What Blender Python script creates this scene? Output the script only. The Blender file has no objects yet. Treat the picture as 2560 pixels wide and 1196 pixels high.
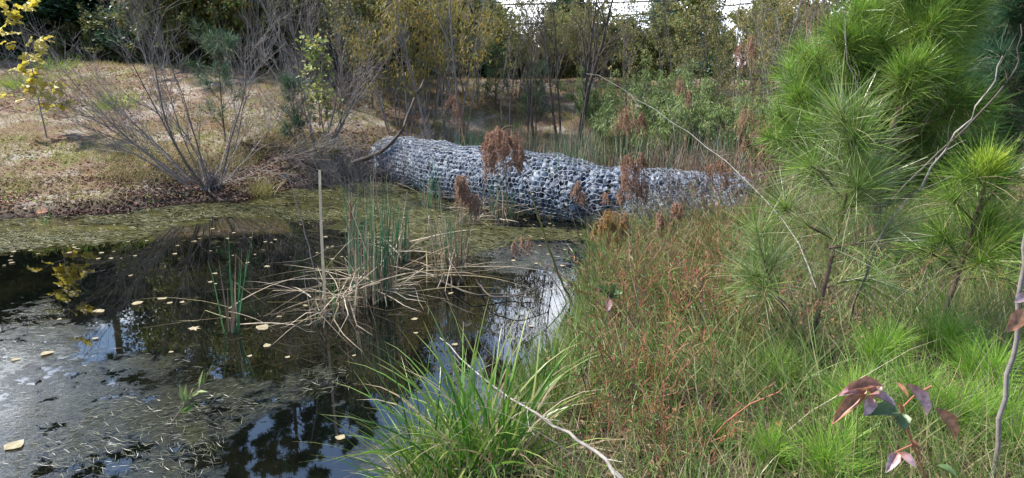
import bpy, math, random
import numpy as np
from mathutils import Vector

# ------------------------------------------------------------------ camera, sky, sun, exposure
SC = bpy.context.scene
COL = SC.collection
F_PX, PITCH, EYE = 1668.0, math.radians(13.5), 1.6        # focal length in pixels of a 2560 wide picture
cam_d = bpy.data.cameras.new('camera'); cam = bpy.data.objects.new('camera', cam_d); COL.objects.link(cam)
cam.location = (0, 0, EYE); cam.rotation_euler = (math.pi / 2 - PITCH, 0, 0)
cam_d.sensor_width = 36.0; cam_d.sensor_fit = 'HORIZONTAL'; cam_d.lens = 36.0 * F_PX / 2560.0
cam_d.clip_start = 0.05; cam_d.clip_end = 500
SC.camera = cam
SUN_AZ, SUN_EL = math.radians(-78), math.radians(52)       # azimuth from +Y towards +X
SC.view_settings.view_transform = 'Standard'; SC.view_settings.look = 'None'
SC.view_settings.exposure = 1.0; SC.view_settings.gamma = 1.0
SC.cycles.max_bounces = 5; SC.cycles.diffuse_bounces = 2; SC.cycles.glossy_bounces = 3
SC.cycles.transmission_bounces = 3; SC.cycles.transparent_max_bounces = 4
SC.cycles.caustics_reflective = False; SC.cycles.caustics_refractive = False

world = bpy.data.worlds.new('World'); SC.world = world; world.use_nodes = True
wn = world.node_tree.nodes; wl = world.node_tree.links; wn.clear()
wo = wn.new('ShaderNodeOutputWorld'); bg = wn.new('ShaderNodeBackground'); bg.inputs['Strength'].default_value = 0.14
sky = wn.new('ShaderNodeTexSky'); sky.sky_type = 'NISHITA'; sky.sun_disc = False
sky.sun_elevation = SUN_EL; sky.sun_rotation = SUN_AZ; sky.ozone_density = 2.5; sky.dust_density = 0.6
tc = wn.new('ShaderNodeTexCoord')
mp = wn.new('ShaderNodeMapping'); mp.inputs['Scale'].default_value = (1.0, 1.0, 1.9); mp.inputs['Location'].default_value = (0.35, 0.2, 0.1)
nz = wn.new('ShaderNodeTexNoise'); nz.inputs['Scale'].default_value = 2.6; nz.inputs['Detail'].default_value = 9
nz.inputs['Roughness'].default_value = 0.56; nz.inputs['Distortion'].default_value = 0.25
cr = wn.new('ShaderNodeValToRGB'); cr.color_ramp.elements[0].position = 0.455; cr.color_ramp.elements[1].position = 0.55
nz2 = wn.new('ShaderNodeTexNoise'); nz2.inputs['Scale'].default_value = 3.4; nz2.inputs['Detail'].default_value = 6
cc = wn.new('ShaderNodeValToRGB'); e = cc.color_ramp.elements
e[0].position = 0.38; e[0].color = (3.2, 4.2, 7.0, 1); e[1].position = 0.62; e[1].color = (22.0, 22.5, 23.5, 1)
mx = wn.new('ShaderNodeMix'); mx.data_type = 'RGBA'
wl.new(tc.outputs['Generated'], mp.inputs['Vector']); wl.new(mp.outputs[0], nz.inputs['Vector']); wl.new(mp.outputs[0], nz2.inputs['Vector'])
dot = wn.new('ShaderNodeVectorMath'); dot.operation = 'DOT_PRODUCT'; dot.inputs[1].default_value = (0.0, 0.17, -0.06); wl.new(tc.outputs['Generated'], dot.inputs[0])
cov = wn.new('ShaderNodeMath'); cov.operation = 'ADD'; wl.new(nz.outputs['Fac'], cov.inputs[0]); wl.new(dot.outputs['Value'], cov.inputs[1])
cv2 = wn.new('ShaderNodeMath'); cv2.operation = 'SUBTRACT'; cv2.inputs[1].default_value = 0.122; wl.new(cov.outputs[0], cv2.inputs[0])
wl.new(cv2.outputs[0], cr.inputs['Fac']); wl.new(nz2.outputs['Fac'], cc.inputs['Fac'])
wl.new(cr.outputs['Color'], mx.inputs['Factor']); wl.new(sky.outputs['Color'], mx.inputs['A']); wl.new(cc.outputs['Color'], mx.inputs['B'])
wl.new(mx.outputs['Result'], bg.inputs['Color']); wl.new(bg.outputs[0], wo.inputs['Surface'])

sd = bpy.data.lights.new('sun', 'SUN'); sd.energy = 5.0; sd.angle = math.radians(3.0); sd.color = (1.0, 0.95, 0.87)
sun = bpy.data.objects.new('sun', sd); COL.objects.link(sun)
sdir = Vector((math.sin(SUN_AZ) * math.cos(SUN_EL), math.cos(SUN_AZ) * math.cos(SUN_EL), math.sin(SUN_EL)))
sun.rotation_euler = sdir.to_track_quat('Z', 'Y').to_euler(); sun.location = sdir * 30

# ------------------------------------------------------------------ helpers
RS = np.random.default_rng(7)
CP, SP = math.cos(PITCH), math.sin(PITCH)
def ray(px, py):
    u = (px - 1280) / F_PX; v = (598 - py) / F_PX
    return np.array([u, CP + v * SP, -SP + v * CP])
def atz(px, py, z=0.0):            # where the view ray meets height z
    r = ray(px, py); return np.array([0, 0, EYE]) + r * ((z - EYE) / r[2])
def aty(px, py, y):                # where it meets depth y
    r = ray(px, py); return np.array([0, 0, EYE]) + r * (y / r[1])
def D(y):                           # depth of things further off
    return y * (1 + .13 * min(max((y - 3) / 5, 0), 1))
def atd(px, py, y): return aty(px, py, D(y))
def to_px(P):
    P = np.asarray(P) - np.array([0, 0, EYE])
    dz = P[..., 1] * CP - P[..., 2] * SP; up = P[..., 1] * SP + P[..., 2] * CP
    return 1280 + F_PX * P[..., 0] / dz, 598 - F_PX * up / dz
def norm(a):
    return a / np.maximum(np.linalg.norm(a, axis=-1, keepdims=True), 1e-9)
def rnd(a, b, n): return RS.uniform(a, b, n)
def randdir(n): return norm(RS.normal(size=(n, 3)))
def inside(px, py, poly):
    r = np.zeros(np.shape(px), bool); n = len(poly)
    for i in range(n):
        x0, y0 = poly[i]; x1, y1 = poly[(i + 1) % n]
        if y0 == y1: continue
        c = ((y0 > py) != (y1 > py)) & (px < (x1 - x0) * (py - y0) / (y1 - y0) + x0)
        r ^= c
    return r
_tab = np.random.default_rng(3).uniform(0, 1, (256, 256))
def vnoise(x, y):
    xi = np.floor(x).astype(int); yi = np.floor(y).astype(int); fx = x - xi; fy = y - yi
    fx = fx * fx * (3 - 2 * fx); fy = fy * fy * (3 - 2 * fy)
    g = lambda a, b: _tab[a & 255, b & 255]
    return (g(xi, yi) * (1 - fx) + g(xi + 1, yi) * fx) * (1 - fy) + (g(xi, yi + 1) * (1 - fx) + g(xi + 1, yi + 1) * fx) * fy
def fbm(x, y, o=4):
    s = 0; a = .5
    for i in range(o):
        s = s + a * vnoise(x * 2 ** i + 17 * i, y * 2 ** i + 31 * i); a *= .5
    return s

class Geo:
    def __init__(s): s.V = []; s.T = []; s.F = []; s.M = []; s.n = 0
    def add(s, V, F, t=None, mat=0):
        V = V.reshape(-1, 3)
        s.V.append(V); s.T.append(np.zeros(len(V)) if t is None else np.asarray(t, float).reshape(-1))
        F = np.asarray(F); s.F.append(F + s.n); s.M.append(np.full(len(F), mat)); s.n += len(V)
        return s
    def mesh(s, name, mats, smooth=False):
        me = bpy.data.meshes.new(name)
        V = np.concatenate(s.V).astype(np.float32); nl = sum(f.size for f in s.F); nf = sum(len(f) for f in s.F)
        me.vertices.add(len(V)); me.vertices.foreach_set('co', V.ravel())
        me.loops.add(nl); me.loops.foreach_set('vertex_index', np.concatenate([f.ravel() for f in s.F]).astype(np.int32))
        tot = np.concatenate([np.full(len(f), f.shape[1]) for f in s.F]); st = np.concatenate([[0], np.cumsum(tot)[:-1]])
        me.polygons.add(nf); me.polygons.foreach_set('loop_start', st.astype(np.int32))
        me.polygons.foreach_set('material_index', np.concatenate(s.M).astype(np.int32))
        a = me.attributes.new('along', 'FLOAT', 'POINT'); a.data.foreach_set('value', np.concatenate(s.T).astype(np.float32))
        for m in (mats if isinstance(mats, (list, tuple)) else [mats]): me.materials.append(m)
        me.update(calc_edges=True)
        me.polygons.foreach_set('use_smooth', np.full(nf, smooth)); me.update()
        return me

def tubes(g, P, R, S=4, mat=0):
    N, K, _ = P.shape
    T = norm(np.gradient(P, axis=1)); ref = np.where(np.abs(T[..., 2:3]) > .85, np.array([1., 0, 0]), np.array([0, 0, 1.]))
    A = norm(np.cross(T, ref)); B = np.cross(T, A)
    ang = np.arange(S) * 2 * math.pi / S
    V = P[:, :, None] + R[:, :, None, None] * (A[:, :, None] * np.cos(ang)[None, None, :, None] + B[:, :, None] * np.sin(ang)[None, None, :, None])
    idx = np.arange(N * K * S).reshape(N, K, S)
    a = idx[:, :-1]; b = idx[:, 1:]
    F = np.stack([a, np.roll(a, -1, 2), np.roll(b, -1, 2), b], -1).reshape(-1, 4)
    t = np.broadcast_to(np.linspace(0, 1, K)[None, :, None], (N, K, S))
    g.add(V, F, t, mat); return g

def ribbons(g, P, W, side=None, mat=0, fold=0.0):
    N, K, _ = P.shape
    T = norm(np.gradient(P, axis=1))
    if side is None: side = randdir(N)
    if side.ndim == 2: side = side[:, None]
    A = norm(side - T * (side * T).sum(-1, keepdims=True))
    h = A * W[..., None] * .5
    V = np.stack([P - h, P + h], 2); idx = np.arange(N * K * 2).reshape(N, K, 2)
    F = np.stack([idx[:, :-1, 0], idx[:, :-1, 1], idx[:, 1:, 1], idx[:, 1:, 0]], -1).reshape(-1, 4)
    t = np.broadcast_to(np.linspace(0, 1, K)[None, :, None], (N, K, 2))
    g.add(V, F, t, mat); return g

def strand(base, d, L, K=5, droop=0.0, wig=0.0, kink=None, kamt=0.0):
    """centre lines: N x K x 3 starting at base going d, bending down by droop"""
    N = len(base); L = np.broadcast_to(L, (N,)); droop = np.broadcast_to(droop, (N,))
    P = [base]; d = norm(d)
    for i in range(K - 1):
        P.append(P[-1] + d * (L / (K - 1))[:, None])
        d = d + np.array([0, 0, -1.]) * (droop / (K - 1))[:, None] * (0.4 + 1.2 * i / K) + RS.normal(size=(N, 3)) * wig
        if kink is not None:
            m = (kink == i + 1)
            h = RS.normal(size=(N, 3)); h[:, 2] = 0
            d = np.where(m[:, None], d * .35 + norm(h) * .8 * kamt + np.array([0, 0, -1.]) * kamt, d)
        d = norm(d)
    return np.stack(P, 1)

def taper(W, K, p=1.0, start=1.0, tip=.06):
    t = np.linspace(0, 1, K); return np.asarray(W)[:, None] * (start + (tip - start) * t ** p)[None]
def leafw(W, K):
    t = np.linspace(0, 1, K); return np.asarray(W)[:, None] * np.maximum(np.sin(math.pi * t ** .8), .06)[None]

def sample(P, R, n, tr=(0.2, 1.0)):
    M, K, _ = P.shape
    t = rnd(tr[0], tr[1], M * n) * (K - 1) * .9999; i = np.minimum(t.astype(int), K - 2); f = (t - i)[:, None]
    m = np.repeat(np.arange(M), n)
    p = P[m, i] * (1 - f) + P[m, i + 1] * f
    return p, norm(P[m, i + 1] - P[m, i]), R[m, i] * (1 - f[:, 0]) + R[m, i + 1] * f[:, 0], t / (K - 1)

def grow(P, R, n, tr, L, ang, K=5, up=0.0, wig=.12, rr=.6, tipshort=.5, minr=.0012):
    p, T, r, t = sample(P, R, n, tr); N = len(p)
    q = norm(np.cross(T, randdir(N))); a = rnd(ang[0], ang[1], N)[:, None]
    d = T * np.cos(a) + q * np.sin(a)
    Ln = rnd(L[0], L[1], N) * (1 - tipshort * t)
    pts = [p]
    for i in range(K - 1):
        pts.append(pts[-1] + d * (Ln / (K - 1))[:, None])
        d = norm(d + RS.normal(size=(N, 3)) * wig + np.array([0, 0, up / (K - 1)]))
    P2 = np.stack(pts, 1); R2 = np.maximum((r * rr)[:, None] * np.linspace(1, .25, K)[None], minr)
    return P2, R2

def stamp(g, T, F, pos, yd, zd, s, mat=0, t=None):
    Y = norm(yd); X = norm(np.cross(Y, zd)); Z = np.cross(X, Y)
    s = np.broadcast_to(np.asarray(s, float).reshape(-1, 1) if np.ndim(s) == 1 else np.asarray(s, float), (len(pos), 1)) if np.ndim(s) < 2 else s
    if s.shape[1] == 1: s = np.repeat(s, 3, 1)
    V = pos[:, None] + X[:, None] * (T[None, :, 0:1] * s[:, None, 0:1]) + Y[:, None] * (T[None, :, 1:2] * s[:, None, 1:2]) + Z[:, None] * (T[None, :, 2:3] * s[:, None, 2:3])
    m = len(T); FF = (np.asarray(F)[None] + (np.arange(len(pos)) * m)[:, None, None]).reshape(-1, np.asarray(F).shape[1])
    g.add(V, FF, np.tile(T[:, 1] if t is None else t, len(pos)), mat); return g

LEAF = np.array([[0, 0, 0], [.32, .45, .06], [0, 1, -.06], [-.32, .45, .06], [0, .45, -.02]]); LEAF_F = [[0, 1, 4], [1, 2, 4], [2, 3, 4], [3, 0, 4]]
LANCE = np.array([[0, 0, 0], [.08, .4, .02], [0, 1, -.08], [-.08, .4, .02]]); LANCE_F = [[0, 1, 2, 3]]
QLEAF = np.array([[0, 0, 0], [.35, .45, .05], [0, 1, -.05], [-.35, .45, .05]]); QLEAF_F = [[0, 1, 2], [0, 2, 3]]
def fan(outline, lift=.06):
    o = np.array(outline, float); c = o.mean(0)
    n = len(o); V = np.zeros((n + 1, 3)); V[0, :2] = (0, c[1]); V[1:, :2] = o; V[1:, 2] = lift * np.array([(1 if i % 2 else -1) for i in range(n)]) - .25 * (o[:, 0] ** 2)
    return V, [[0, 1 + i, 1 + (i + 1) % n] for i in range(n)]
TULIP, TULIP_F = fan([(0, 0), (.30, .08), (.55, .28), (.40, .48), (.52, .85), (.22, .92), (0, .78), (-.22, .92), (-.52, .85), (-.40, .48), (-.55, .28), (-.30, .08)])
MAPLE, MAPLE_F = fan([(0, 0), (.22, .14), (.62, .2), (.36, .42), (.58, .74), (.2, .62), (0, 1.05), (-.2, .62), (-.58, .74), (-.36, .42), (-.62, .2), (-.22, .14)])
OCT = np.array([[1, 0, 0], [-1, 0, 0], [0, 1.3, 0], [0, -1.3, 0], [0, 0, .9], [0, 0, -.9]]) * .5
OCT_F = [[0, 2, 4], [2, 1, 4], [1, 3, 4], [3, 0, 4], [2, 0, 5], [1, 2, 5], [3, 1, 5], [0, 3, 5]]

def tag(o, label=None, cat=None, group=None, kind=None):
    if label: o['label'] = label
    if cat: o['category'] = cat
    if group: o['group'] = group
    if kind: o['kind'] = kind
    return o
def obj(name, me, parent=None):
    o = bpy.data.objects.new(name, me); COL.objects.link(o)
    if parent is not None: o.parent = parent
    return o
def empty(name, label, cat, group=None, loc=(0, 0, 0), rz=0.0, sc=1.0):
    o = bpy.data.objects.new(name, None); COL.objects.link(o); o.empty_display_size = .1
    o.location = loc; o.rotation_euler = (0, 0, rz); o.scale = (sc,) * 3 if np.ndim(sc) == 0 else sc
    return tag(o, label, cat, group)
KIDS = {}
def part(name, g, mats, root, smooth=False):
    o = obj(name, g.mesh(name, mats, smooth), root); KIDS.setdefault(root.name, []).append(o); return o
def copy_thing(src, loc, rz=0.0, sc=1.0, label=None):
    r = src.copy(); COL.objects.link(r); r.location = loc; r.rotation_euler = (0, 0, rz); r.scale = (sc,) * 3 if np.ndim(sc) == 0 else sc
    if label: r['label'] = label
    for c in KIDS.get(src.name, []):
        d = c.copy(); COL.objects.link(d); d.parent = r
    return r

# ------------------------------------------------------------------ materials
def mat(name, stops, rough=.6, transl=0.0, spec=.5, along=None, noise=0.0, coord_scale=8.0, bump=0.0):
    """colour from a ramp read by a random value per piece; optional tip colour; leaves let light through"""
    m = bpy.data.materials.new(name); m.use_nodes = True; nt = m.node_tree; N = nt.nodes; L = nt.links
    b = N['Principled BSDF']; out = N['Material Output']
    geo = N.new('ShaderNodeNewGeometry'); r = N.new('ShaderNodeValToRGB'); els = r.color_ramp.elements
    if len(stops) == 1: stops = list(stops) * 2
    while len(els) < len(stops): els.new(.5)
    for i, c in enumerate(stops):
        els[i].position = i / max(1, len(stops) - 1); els[i].color = (*c, 1)
    L.new(geo.outputs['Random Per Island'], r.inputs['Fac']); col = r.outputs['Color']
    if along is not None:
        at = N.new('ShaderNodeAttribute'); at.attribute_name = 'along'
        mr = N.new('ShaderNodeMapRange'); mr.inputs['From Min'].default_value = along[1]; mr.inputs['From Max'].default_value = along[2]
        L.new(at.outputs['Fac'], mr.inputs['Value'])
        mi = N.new('ShaderNodeMix'); mi.data_type = 'RGBA'; mi.inputs['B'].default_value = (*along[0], 1)
        L.new(mr.outputs[0], mi.inputs['Factor']); L.new(col, mi.inputs['A']); col = mi.outputs['Result']
    if noise:
        tcn = N.new('ShaderNodeTexCoord'); n = N.new('ShaderNodeTexNoise'); n.inputs['Scale'].default_value = coord_scale; n.inputs['Detail'].default_value = 5
        L.new(tcn.outputs['Object'], n.inputs['Vector'])
        mr2 = N.new('ShaderNodeMapRange'); mr2.inputs['From Min'].default_value = .3; mr2.inputs['From Max'].default_value = .7
        mr2.inputs['To Min'].default_value = 1 - noise; mr2.inputs['To Max'].default_value = 1 + noise
        L.new(n.outputs['Fac'], mr2.inputs['Value'])
        vm = N.new('ShaderNodeVectorMath'); vm.operation = 'SCALE'; L.new(col, vm.inputs[0]); L.new(mr2.outputs[0], vm.inputs['Scale']); col = vm.outputs[0]
        if bump:
            bp = N.new('ShaderNodeBump'); bp.inputs['Strength'].default_value = bump; bp.inputs['Distance'].default_value = .02
            L.new(n.outputs['Fac'], bp.inputs['Height']); L.new(bp.outputs[0], b.inputs['Normal'])
    L.new(col, b.inputs['Base Color']); b.inputs['Roughness'].default_value = rough; b.inputs['Specular IOR Level'].default_value = spec
    if transl:
        tr = N.new('ShaderNodeBsdfTranslucent'); L.new(col, tr.inputs['Color']); ms = N.new('ShaderNodeMixShader'); ms.inputs[0].default_value = transl
        L.new(b.outputs[0], ms.inputs[1]); L.new(tr.outputs[0], ms.inputs[2]); L.new(ms.outputs[0], out.inputs['Surface'])
    return m
M = {}
M['bark_grey'] = mat('bark_grey', [(.13, .105, .095), (.20, .17, .155), (.28, .25, .235)], .85, noise=.35, coord_scale=14, bump=.4)
M['bark_dark'] = mat('bark_dark', [(.055, .042, .035), (.11, .085, .07)], .9, noise=.4, coord_scale=12, bump=.4)
M['bark_pine'] = mat('bark_pine', [(.10, .065, .045), (.16, .10, .07)], .9, noise=.45, coord_scale=20, bump=.5)
M['bark_red'] = mat('bark_red', [(.22, .10, .06), (.30, .16, .10), (.2, .15, .12)], .8, noise=.3)
M['twig_pale'] = mat('twig_pale', [(.25, .22, .19), (.18, .155, .13)], .75, noise=.45, coord_scale=30)
M['evergreen'] = mat('evergreen', [(.018, .045, .024), (.032, .08, .04), (.055, .12, .05), (.10, .16, .07)], .45, .2)
M['mixed'] = mat('mixed', [(.06, .11, .03), (.11, .17, .045), (.18, .22, .06), (.26, .24, .07), (.20, .13, .05)], .55, .3)
M['olive'] = mat('olive', [(.07, .10, .025), (.14, .16, .04), (.24, .23, .06), (.32, .24, .06)], .55, .35)
M['yellow'] = mat('yellow', [(.14, .17, .03), (.26, .26, .05), (.38, .31, .06), (.40, .24, .06), (.20, .22, .05)], .5, .4)
M['willow'] = mat('willow', [(.10, .18, .04), (.16, .26, .07), (.25, .32, .11), (.30, .32, .12)], .5, .35)
M['pale_leaf'] = mat('pale_leaf', [(.14, .22, .05), (.28, .34, .10), (.42, .36, .10)], .5, .35)
M['tulip'] = mat('tulip', [(.56, .64, .012), (.22, .52, .03), (.68, .52, .01), (.70, .32, .01), (.40, .62, .12), (.60, .64, .01), (.34, .12, .03)], .45, .45, noise=.15)
M['pine'] = mat('pine', [(.065, .13, .02), (.12, .22, .03), (.19, .31, .05), (.30, .38, .07)], .34, .25, spec=.45)
M['pine_near'] = mat('pine_near', [(.06, .13, .02), (.11, .20, .03), (.18, .28, .05), (.26, .34, .08), (.42, .44, .28), (.12, .21, .035)], .3, .22, spec=.5)
M['pine_tip'] = mat('pine_tip', [(.30, .46, .05), (.46, .58, .06), (.62, .62, .07)], .35, .35)
M['pine_lime'] = mat('pine_lime', [(.14, .30, .04), (.22, .42, .05), (.36, .50, .08)], .35, .35)
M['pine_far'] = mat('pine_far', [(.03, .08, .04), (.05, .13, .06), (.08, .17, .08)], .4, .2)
M['reed_green'] = mat('reed_green', [(.035, .12, .05), (.06, .18, .08), (.11, .25, .10)], .38, .25, along=((.42, .36, .22), .86, 1.05))
M['reed_tan'] = mat('reed_tan', [(.20, .145, .09), (.34, .27, .185), (.50, .43, .33), (.14, .10, .065), (.28, .21, .13), (.24, .22, .09)], .6, .25, noise=.35, coord_scale=20)
M['reed_bleached'] = mat('reed_bleached', [(.60, .50, .36), (.52, .43, .31)], .5, .2, noise=.25, coord_scale=9)
M['stick_grey'] = mat('stick_grey', [(.27, .245, .21), (.22, .20, .175)], .8, noise=.5, coord_scale=30)
M['reed_brown'] = mat('reed_brown', [(.20, .12, .075), (.30, .21, .14), (.38, .29, .21)], .65, .15)
M['cattail_head'] = mat('cattail_head', [(.16, .035, .015)], .9, noise=.3, coord_scale=60, bump=.5)
M['plume'] = mat('plume', [(.22, .11, .07), (.34, .18, .115), (.45, .26, .17), (.54, .37, .26)], .85, .25)
M['plume_faded'] = mat('plume_faded', [(.22, .11, .07), (.36, .20, .13), (.48, .30, .20)], .85, .25)
M['plume_golden'] = mat('plume_golden', [(.28, .12, .05), (.42, .22, .06), (.50, .33, .10), (.25, .25, .08)], .85, .25)
M['sedge'] = mat('sedge', [(.03, .10, .012), (.06, .17, .02), (.11, .25, .03), (.20, .31, .05), (.28, .30, .09)], .35, .28, along=((.40, .38, .14), .75, 1.1))
M['grass'] = mat('grass', [(.05, .12, .02), (.10, .21, .035), (.18, .29, .06), (.30, .33, .12), (.34, .27, .15), (.13, .24, .04)], .45, .35)
M['grass_dry'] = mat('grass_dry', [(.22, .15, .09), (.34, .25, .16), (.46, .37, .25), (.20, .20, .07)], .6, .3)
M['grass_bank'] = mat('grass_bank', [(.14, .15, .04), (.26, .25, .07), (.38, .31, .12), (.36, .25, .12)], .55, .3)
M['lime_weed'] = mat('lime_weed', [(.18, .32, .03), (.30, .42, .05), (.36, .38, .06)], .5, .35)
M['weed_leaf'] = mat('weed_leaf', [(.06, .13, .02), (.10, .21, .035), (.15, .26, .05), (.30, .28, .12), (.38, .14, .09), (.09, .17, .03), (.20, .24, .07), (.12, .22, .04)], .5, .3)
M['weed_stem'] = mat('weed_stem', [(.30, .09, .05), (.38, .13, .08), (.20, .12, .06)], .6)
M['litter'] = mat('litter', [(.14, .06, .035), (.24, .11, .06), (.34, .18, .09), (.42, .30, .18), (.20, .10, .08), (.36, .14, .05)], .75, .15)
M['litter_dark'] = mat('litter_dark', [(.045, .02, .015), (.09, .04, .028), (.14, .06, .04), (.24, .15, .10)], .75, .1)
M['float_leaf'] = mat('float_leaf', [(.46, .38, .16), (.44, .31, .08), (.38, .34, .22), (.26, .18, .07), (.17, .09, .04)], .5, .15, noise=.35, coord_scale=3)
M['float_weed'] = mat('float_weed', [(.025, .03, .01), (.05, .055, .015), (.09, .09, .028), (.15, .13, .05)], .6, .0, spec=.25)
M['film_weed'] = mat('film_weed', [(.05, .055, .03), (.10, .105, .065), (.19, .19, .13)], .4, .0, spec=.5)
M['red_leaf'] = mat('red_leaf', [(.44, .20, .15), (.48, .24, .18)], .4, .35, noise=.4, coord_scale=70, along=((.60, .40, .44), .1, .6))
M['orange_leaf'] = mat('orange_leaf', [(.46, .22, .10), (.42, .19, .12), (.48, .32, .14)], .45, .35, noise=.5, coord_scale=50)
M['bay_leaf'] = mat('bay_leaf', [(.09, .16, .06), (.13, .19, .07)], .4, .25, noise=.3, coord_scale=60)
M['wire'] = mat('wire', [(.34, .38, .44), (.22, .25, .30)], .4, spec=.6)
M['cable'] = mat('cable', [(.02, .02, .022)], .6)
M['blue_scrap'] = mat('blue_scrap', [(.01, .10, .62)], .4)

def stone_mat(name, stops):
    m = mat(name, stops, .55, noise=.35, coord_scale=22, bump=.35); nt = m.node_tree
    oi = nt.nodes.new('ShaderNodeObjectInfo'); geo = [n for n in nt.nodes if n.type == 'NEW_GEOMETRY'][0]; rp = [n for n in nt.nodes if n.type == 'VALTORGB'][0]
    ad = nt.nodes.new('ShaderNodeMath'); ad.operation = 'ADD'; fr = nt.nodes.new('ShaderNodeMath'); fr.operation = 'FRACT'
    nt.links.new(oi.outputs['Random'], ad.inputs[0]); nt.links.new(geo.outputs['Random Per Island'], ad.inputs[1])
    nt.links.new(ad.outputs[0], fr.inputs[0]); nt.links.new(fr.outputs[0], rp.inputs['Fac']); return m
M['stone'] = stone_mat('stone', [(.04, .055, .085), (.075, .10, .15), (.15, .19, .25), (.05, .065, .10), (.24, .27, .30), (.025, .03, .05), (.09, .11, .14)])
M['stone_dark'] = stone_mat('stone_dark', [(.04, .05, .075), (.08, .10, .13), (.12, .14, .17)])

# ------------------------------------------------------------------ terrain
def zp(px, py): return tuple(atz(px, py)[:2])
POND = [(-14, 1), (-13, 5.2)] + [zp(*p) for p in [(-300, 562), (0, 546), (130, 541), (250, 533), (380, 520), (500, 503), (600, 500), (660, 488), (760, 463), (880, 452), (950, 446)]] + \
    [(-1.9, 11.1), (-1.0, 11.6), (0.7, 11.9), (2.5, 11.6), (3.9, 10.4), (4.1, 9.2), (3.4, 7.9)] + \
    [zp(*p) for p in [(1850, 566), (1700, 588), (1560, 602), (1500, 620), (1480, 660), (1458, 750), (1428, 850), (1390, 930), (1270, 1040), (1100, 1120), (930, 1200)]] + \
    [(-.72, 2.1), (-1.0, 1.5), (-2.0, .8), (-5, 0.0), (-10, -0.6)]
POND = np.array(POND)
def pond_d(x, y):
    x = np.asarray(x, float); y = np.asarray(y, float)
    best = np.full(x.shape, 1e9)
    for i in range(len(POND)):
        a = POND[i]; b = POND[(i + 1) % len(POND)]; ab = b - a
        t = np.clip(((x - a[0]) * ab[0] + (y - a[1]) * ab[1]) / (ab @ ab), 0, 1)
        best = np.minimum(best, np.hypot(x - a[0] - t * ab[0], y - a[1] - t * ab[1]))
    return np.where(inside(x, y, POND), -best, best)
def sstep(a): a = np.clip(a, 0, 1); return a * a * (3 - 2 * a)
def H(x, y):
    x = np.asarray(x, float); y = np.asarray(y, float)
    d = pond_d(x, y) + (fbm(x * 3.1 + 5, y * 3.1 + 9, 3) - .43) * .16
    ys = np.interp(x, [-30, -8.5, -6.1, -4.2, -1.8, 0, 4, 8, 30], [6, 7.4, 8.0, 9.0, 11.0, 11.8, 11.4, 10.5, 10])
    yc = np.interp(x, [-12, 0, 12], [14.8, 15.1, 15.0]); cz = np.interp(x, [-14, -11.5, 0, 10], [1.92, 1.86, 1.48, 1.42])
    u = np.clip((y - ys) / (yc - ys), 0, None)
    berm = np.where(u <= 1, cz * (u * .55 + .45 * sstep(u)), cz - np.clip((y - yc) * .35, 0, 1.3))
    lip = .13 * sstep(d / .34)
    near = .14 * sstep((d - .1) / 1.6) * sstep((9.5 - y) / 3) * sstep((x + 2.5) / 2)
    h = lip + np.maximum(berm * sstep(d / .5), near) + (fbm(x * 1.3, y * 1.3, 5) - .47) * .12 * sstep(d / .8)
    return np.where(d > 0, h, -.05 - .45 * sstep(-d / 1.2) + .02)
def HP(x, y): return np.stack([x, y, H(x, y)], -1)

xs = np.unique(np.concatenate([np.linspace(-60, -11.5, 40), np.linspace(-11.5, 7, 350), np.linspace(7, 60, 40)]))
ysg = np.unique(np.concatenate([np.linspace(-12, 1, 20), np.linspace(1, 16, 320), np.linspace(16, 90, 50)]))
X, Y = np.meshgrid(xs, ysg); Z = H(X, Y)
nx, ny = len(xs), len(ysg); idx = np.arange(nx * ny).reshape(ny, nx)
Fg = np.stack([idx[:-1, :-1], idx[:-1, 1:], idx[1:, 1:], idx[1:, :-1]], -1).reshape(-1, 4)
gm = bpy.data.materials.new('bank_soil'); gm.use_nodes = True; nt = gm.node_tree; N = nt.nodes; L = nt.links; b = N['Principled BSDF']; b.inputs['Roughness'].default_value = .92
b.inputs['Specular IOR Level'].default_value = .2
tcg = N.new('ShaderNodeTexCoord')
def noise_node(sc, det=6, rough=.6):
    n = N.new('ShaderNodeTexNoise'); n.inputs['Scale'].default_value = sc; n.inputs['Detail'].default_value = det; n.inputs['Roughness'].default_value = rough
    L.new(tcg.outputs['Object'], n.inputs['Vector']); return n.outputs['Fac']
def rampf(f, a, b_):
    r = N.new('ShaderNodeMapRange'); r.inputs['From Min'].default_value = a; r.inputs['From Max'].default_value = b_; L.new(f, r.inputs['Value']); return r.outputs[0]
def mixc(f, a, b_):
    m = N.new('ShaderNodeMix'); m.data_type = 'RGBA'; L.new(f, m.inputs['Factor'])
    for k, v in (('A', a), ('B', b_)):
        if isinstance(v, tuple): m.inputs[k].default_value = (*v, 1)
        else: L.new(v, m.inputs[k])
    return m.outputs['Result']
sand = mixc(rampf(noise_node(30), .35, .65), (.27, .225, .185), (.42, .37, .32))
soil = mixc(rampf(noise_node(45, 8, .7), .35, .65), (.11, .07, .045), (.26, .175, .12))
c = mixc(rampf(noise_node(1.7, 8, .68), .47, .60), soil, sand)
c = mixc(rampf(noise_node(2.6, 7, .7), .50, .62), c, mixc(rampf(noise_node(60), .4, .6), (.09, .10, .03), (.20, .19, .07)))
sep = N.new('ShaderNodeSeparateXYZ'); L.new(tcg.outputs['Object'], sep.inputs[0])
wet = rampf(sep.outputs['Z'], .16, .02)
c = mixc(wet, c, mixc(rampf(noise_node(18), .4, .6), (.035, .025, .02), (.09, .065, .05)))
hum = N.new('ShaderNodeAttribute'); hum.attribute_name = 'along'
c = mixc(hum.outputs['Fac'], c, mixc(rampf(noise_node(22), .4, .6), (.022, .016, .011), (.075, .05, .032)))
L.new(c, b.inputs['Base Color'])
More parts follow.
